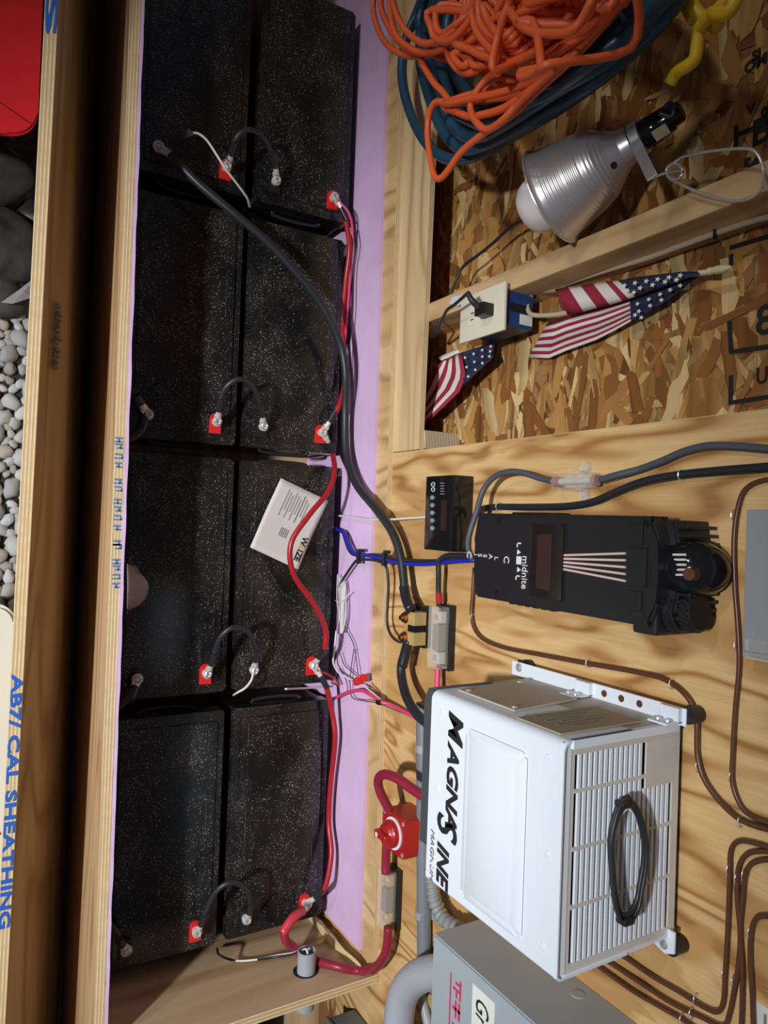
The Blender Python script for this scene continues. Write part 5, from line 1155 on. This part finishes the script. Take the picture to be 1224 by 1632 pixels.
# thin vertical joint thread on the plywood between controller and inverter
# clear film scrap over the foam edge
bm = nb(); G_ = {}
for i in range(9):
    for j in range(9):
        u, v = i/8, j/8
        p0_ = PZ(203+u*6, 900+75*v, .10)
        half = math.sin(math.pi*min(1, max(.08, v)))**.6
        p = PZ(203+u*34*half, 898+ (v)*72+u*4, .135-.05*u+.006*math.sin(v*7)); G_[i, j] = bm.verts.new(p)
for i in range(8):
    for j in range(8): bm.faces.new([G_[i, j], G_[i+1, j], G_[i+1, j+1], G_[i, j+1]])
o = obj('film_scrap', bm, plain('pinkish_film', (.50, .42, .39), .25, alpha=.5), None, smooth=True, label='scrap of clear film caught over the foam edge of the front board', cat='plastic'); md = o.modifiers.new('thick', 'SOLIDIFY'); md.thickness = .0006
# red bin
rb = thing('red_bin', PZ(20, 100, GZ), 'red plastic bin with rounded corner at the upper left corner', 'bin')
zt = -.02
a = PZ(68, -150, zt); c = PZ(62, 222, zt)
x1 = PZ(40, 222, zt).x; y1 = PZ(66, 60, zt).y
bm = nb(); prism(bm, rrect(x1-.60, x1, y1-.45, y1, .055, 8), zt-.012, zt, 'z', bev=.004); obj('lid', bm, M['red_bin'], rb, smooth=.6)
bm = nb(); prism(bm, rrect(x1-.56, x1-.06, y1-.41, y1-.06, .05, 8), GZ, zt-.012, 'z'); obj('body', bm, M['red_bin'], rb, smooth=.6)
bm = nb(); a, b = PZ(-10, 156, zt+.0005), PZ(54, 200, zt+.0005); box(bm, 0, (b-a).length, -.0012, .0012, -.0006, .0006, mat=frame(a, b-a, (-(b-a).y, (b-a).x, 0))); obj('seam', bm, plain('dark_red', (.20, .008, .01), .5), rb)
# cream bin
zt = -.02; x0 = PZ(15, 962, zt).x; y1 = PZ(26, 1000, zt).y; x1 = PZ(2, 1560, zt).x
cb_ = thing('cream_bin', PZ(5, 1250, GZ), 'cream plastic bin with rounded corner beside the stamped board', 'bin')
bm = nb(); prism(bm, rrect(x0, x1+.3, y1-.45, y1, .04, 8), zt-.03, zt, 'z', bev=.006); obj('lid', bm, M['cream_bin'], cb_, smooth=.6)
bm = nb(); prism(bm, rrect(x0+.015, x1+.28, y1-.43, y1-.015, .04, 8), GZ, zt-.03, 'z'); obj('body', bm, M['cream_bin'], cb_, smooth=.6)
q = PZ(0, 1316, zt); bm = nb(); prism(bm, [(q.x-.02, q.y-.02), (q.x+.004, q.y-.004), (q.x+.016, q.y+.003), (q.x+.02, q.y-.02)], zt-.0005, zt+.0012, 'z'); obj('red_mark', bm, M['red_tab'], cb_)
# dark rocks and crumpled black sheeting
for k, (ix, iy, r, lab) in enumerate(((8, 395, .085, 'large dark rock between the red bin and the gravel'), (15, 280, .07, 'dark rock in shadow just below the red bin'), (22, 470, .05, 'flat dark rock next to the gravel'))):
    p = PZ(ix, iy, GZ+.05); bm = nb(); bmesh.ops.create_icosphere(bm, subdivisions=4, radius=r)
    for v in bm.verts:
        n_ = noise.noise(v.co*14+Vector((k*9, 0, 0))); v.co *= 1+.30*n_; v.co.z *= .6; v.co += Vector((p.x, p.y-.02, GZ+r*.4))
    obj('rock', bm, M['rock'], None, smooth=True, label=lab, cat='rock', group='dark rocks')
bm = nb(); G_ = {}
for i in range(41):
    for j in range(21):
        x = -.86+.40*i/40; y = -.10+.34*j/20; z = GZ+.012+.030*abs(noise.noise(Vector((x*16, y*16, 1))))+.015*noise.noise(Vector((x*40, y*40, 5))); G_[i, j] = bm.verts.new((x+.02*noise.noise(Vector((x*9, y*9, 3))), y, max(z, GZ+.003)))
for i in range(40):
    for j in range(20): bm.faces.new([G_[i, j], G_[i+1, j], G_[i+1, j+1], G_[i, j+1]])
o = obj('black_sheeting', bm, M['tarp'], None, smooth=True, label='crumpled black plastic sheeting on the ground by the gravel', cat='sheeting'); md = o.modifiers.new('thick', 'SOLIDIFY'); md.thickness = .0008
bm = nb(); P = [PZ(2, 482, GZ+.06), PZ(30, 462, GZ+.075), PZ(58, 440, GZ+.06), PZ(62, 462, GZ+.05), PZ(50, 474, GZ+.055), PZ(20, 484, GZ+.055)]
c = sum(P, Vector())/6+Vector((0, 0, .012)); cv = bm.verts.new(c); V = [bm.verts.new(p) for p in P]
for k in range(6): bm.faces.new([cv, V[k], V[(k+1) % 6]])
o = obj('film_strip', bm, M['film'], None, smooth=False, label='folded strip of clear film lying on the black sheeting', cat='plastic'); md = o.modifiers.new('thick', 'SOLIDIFY'); md.thickness = .0006
#==END3==
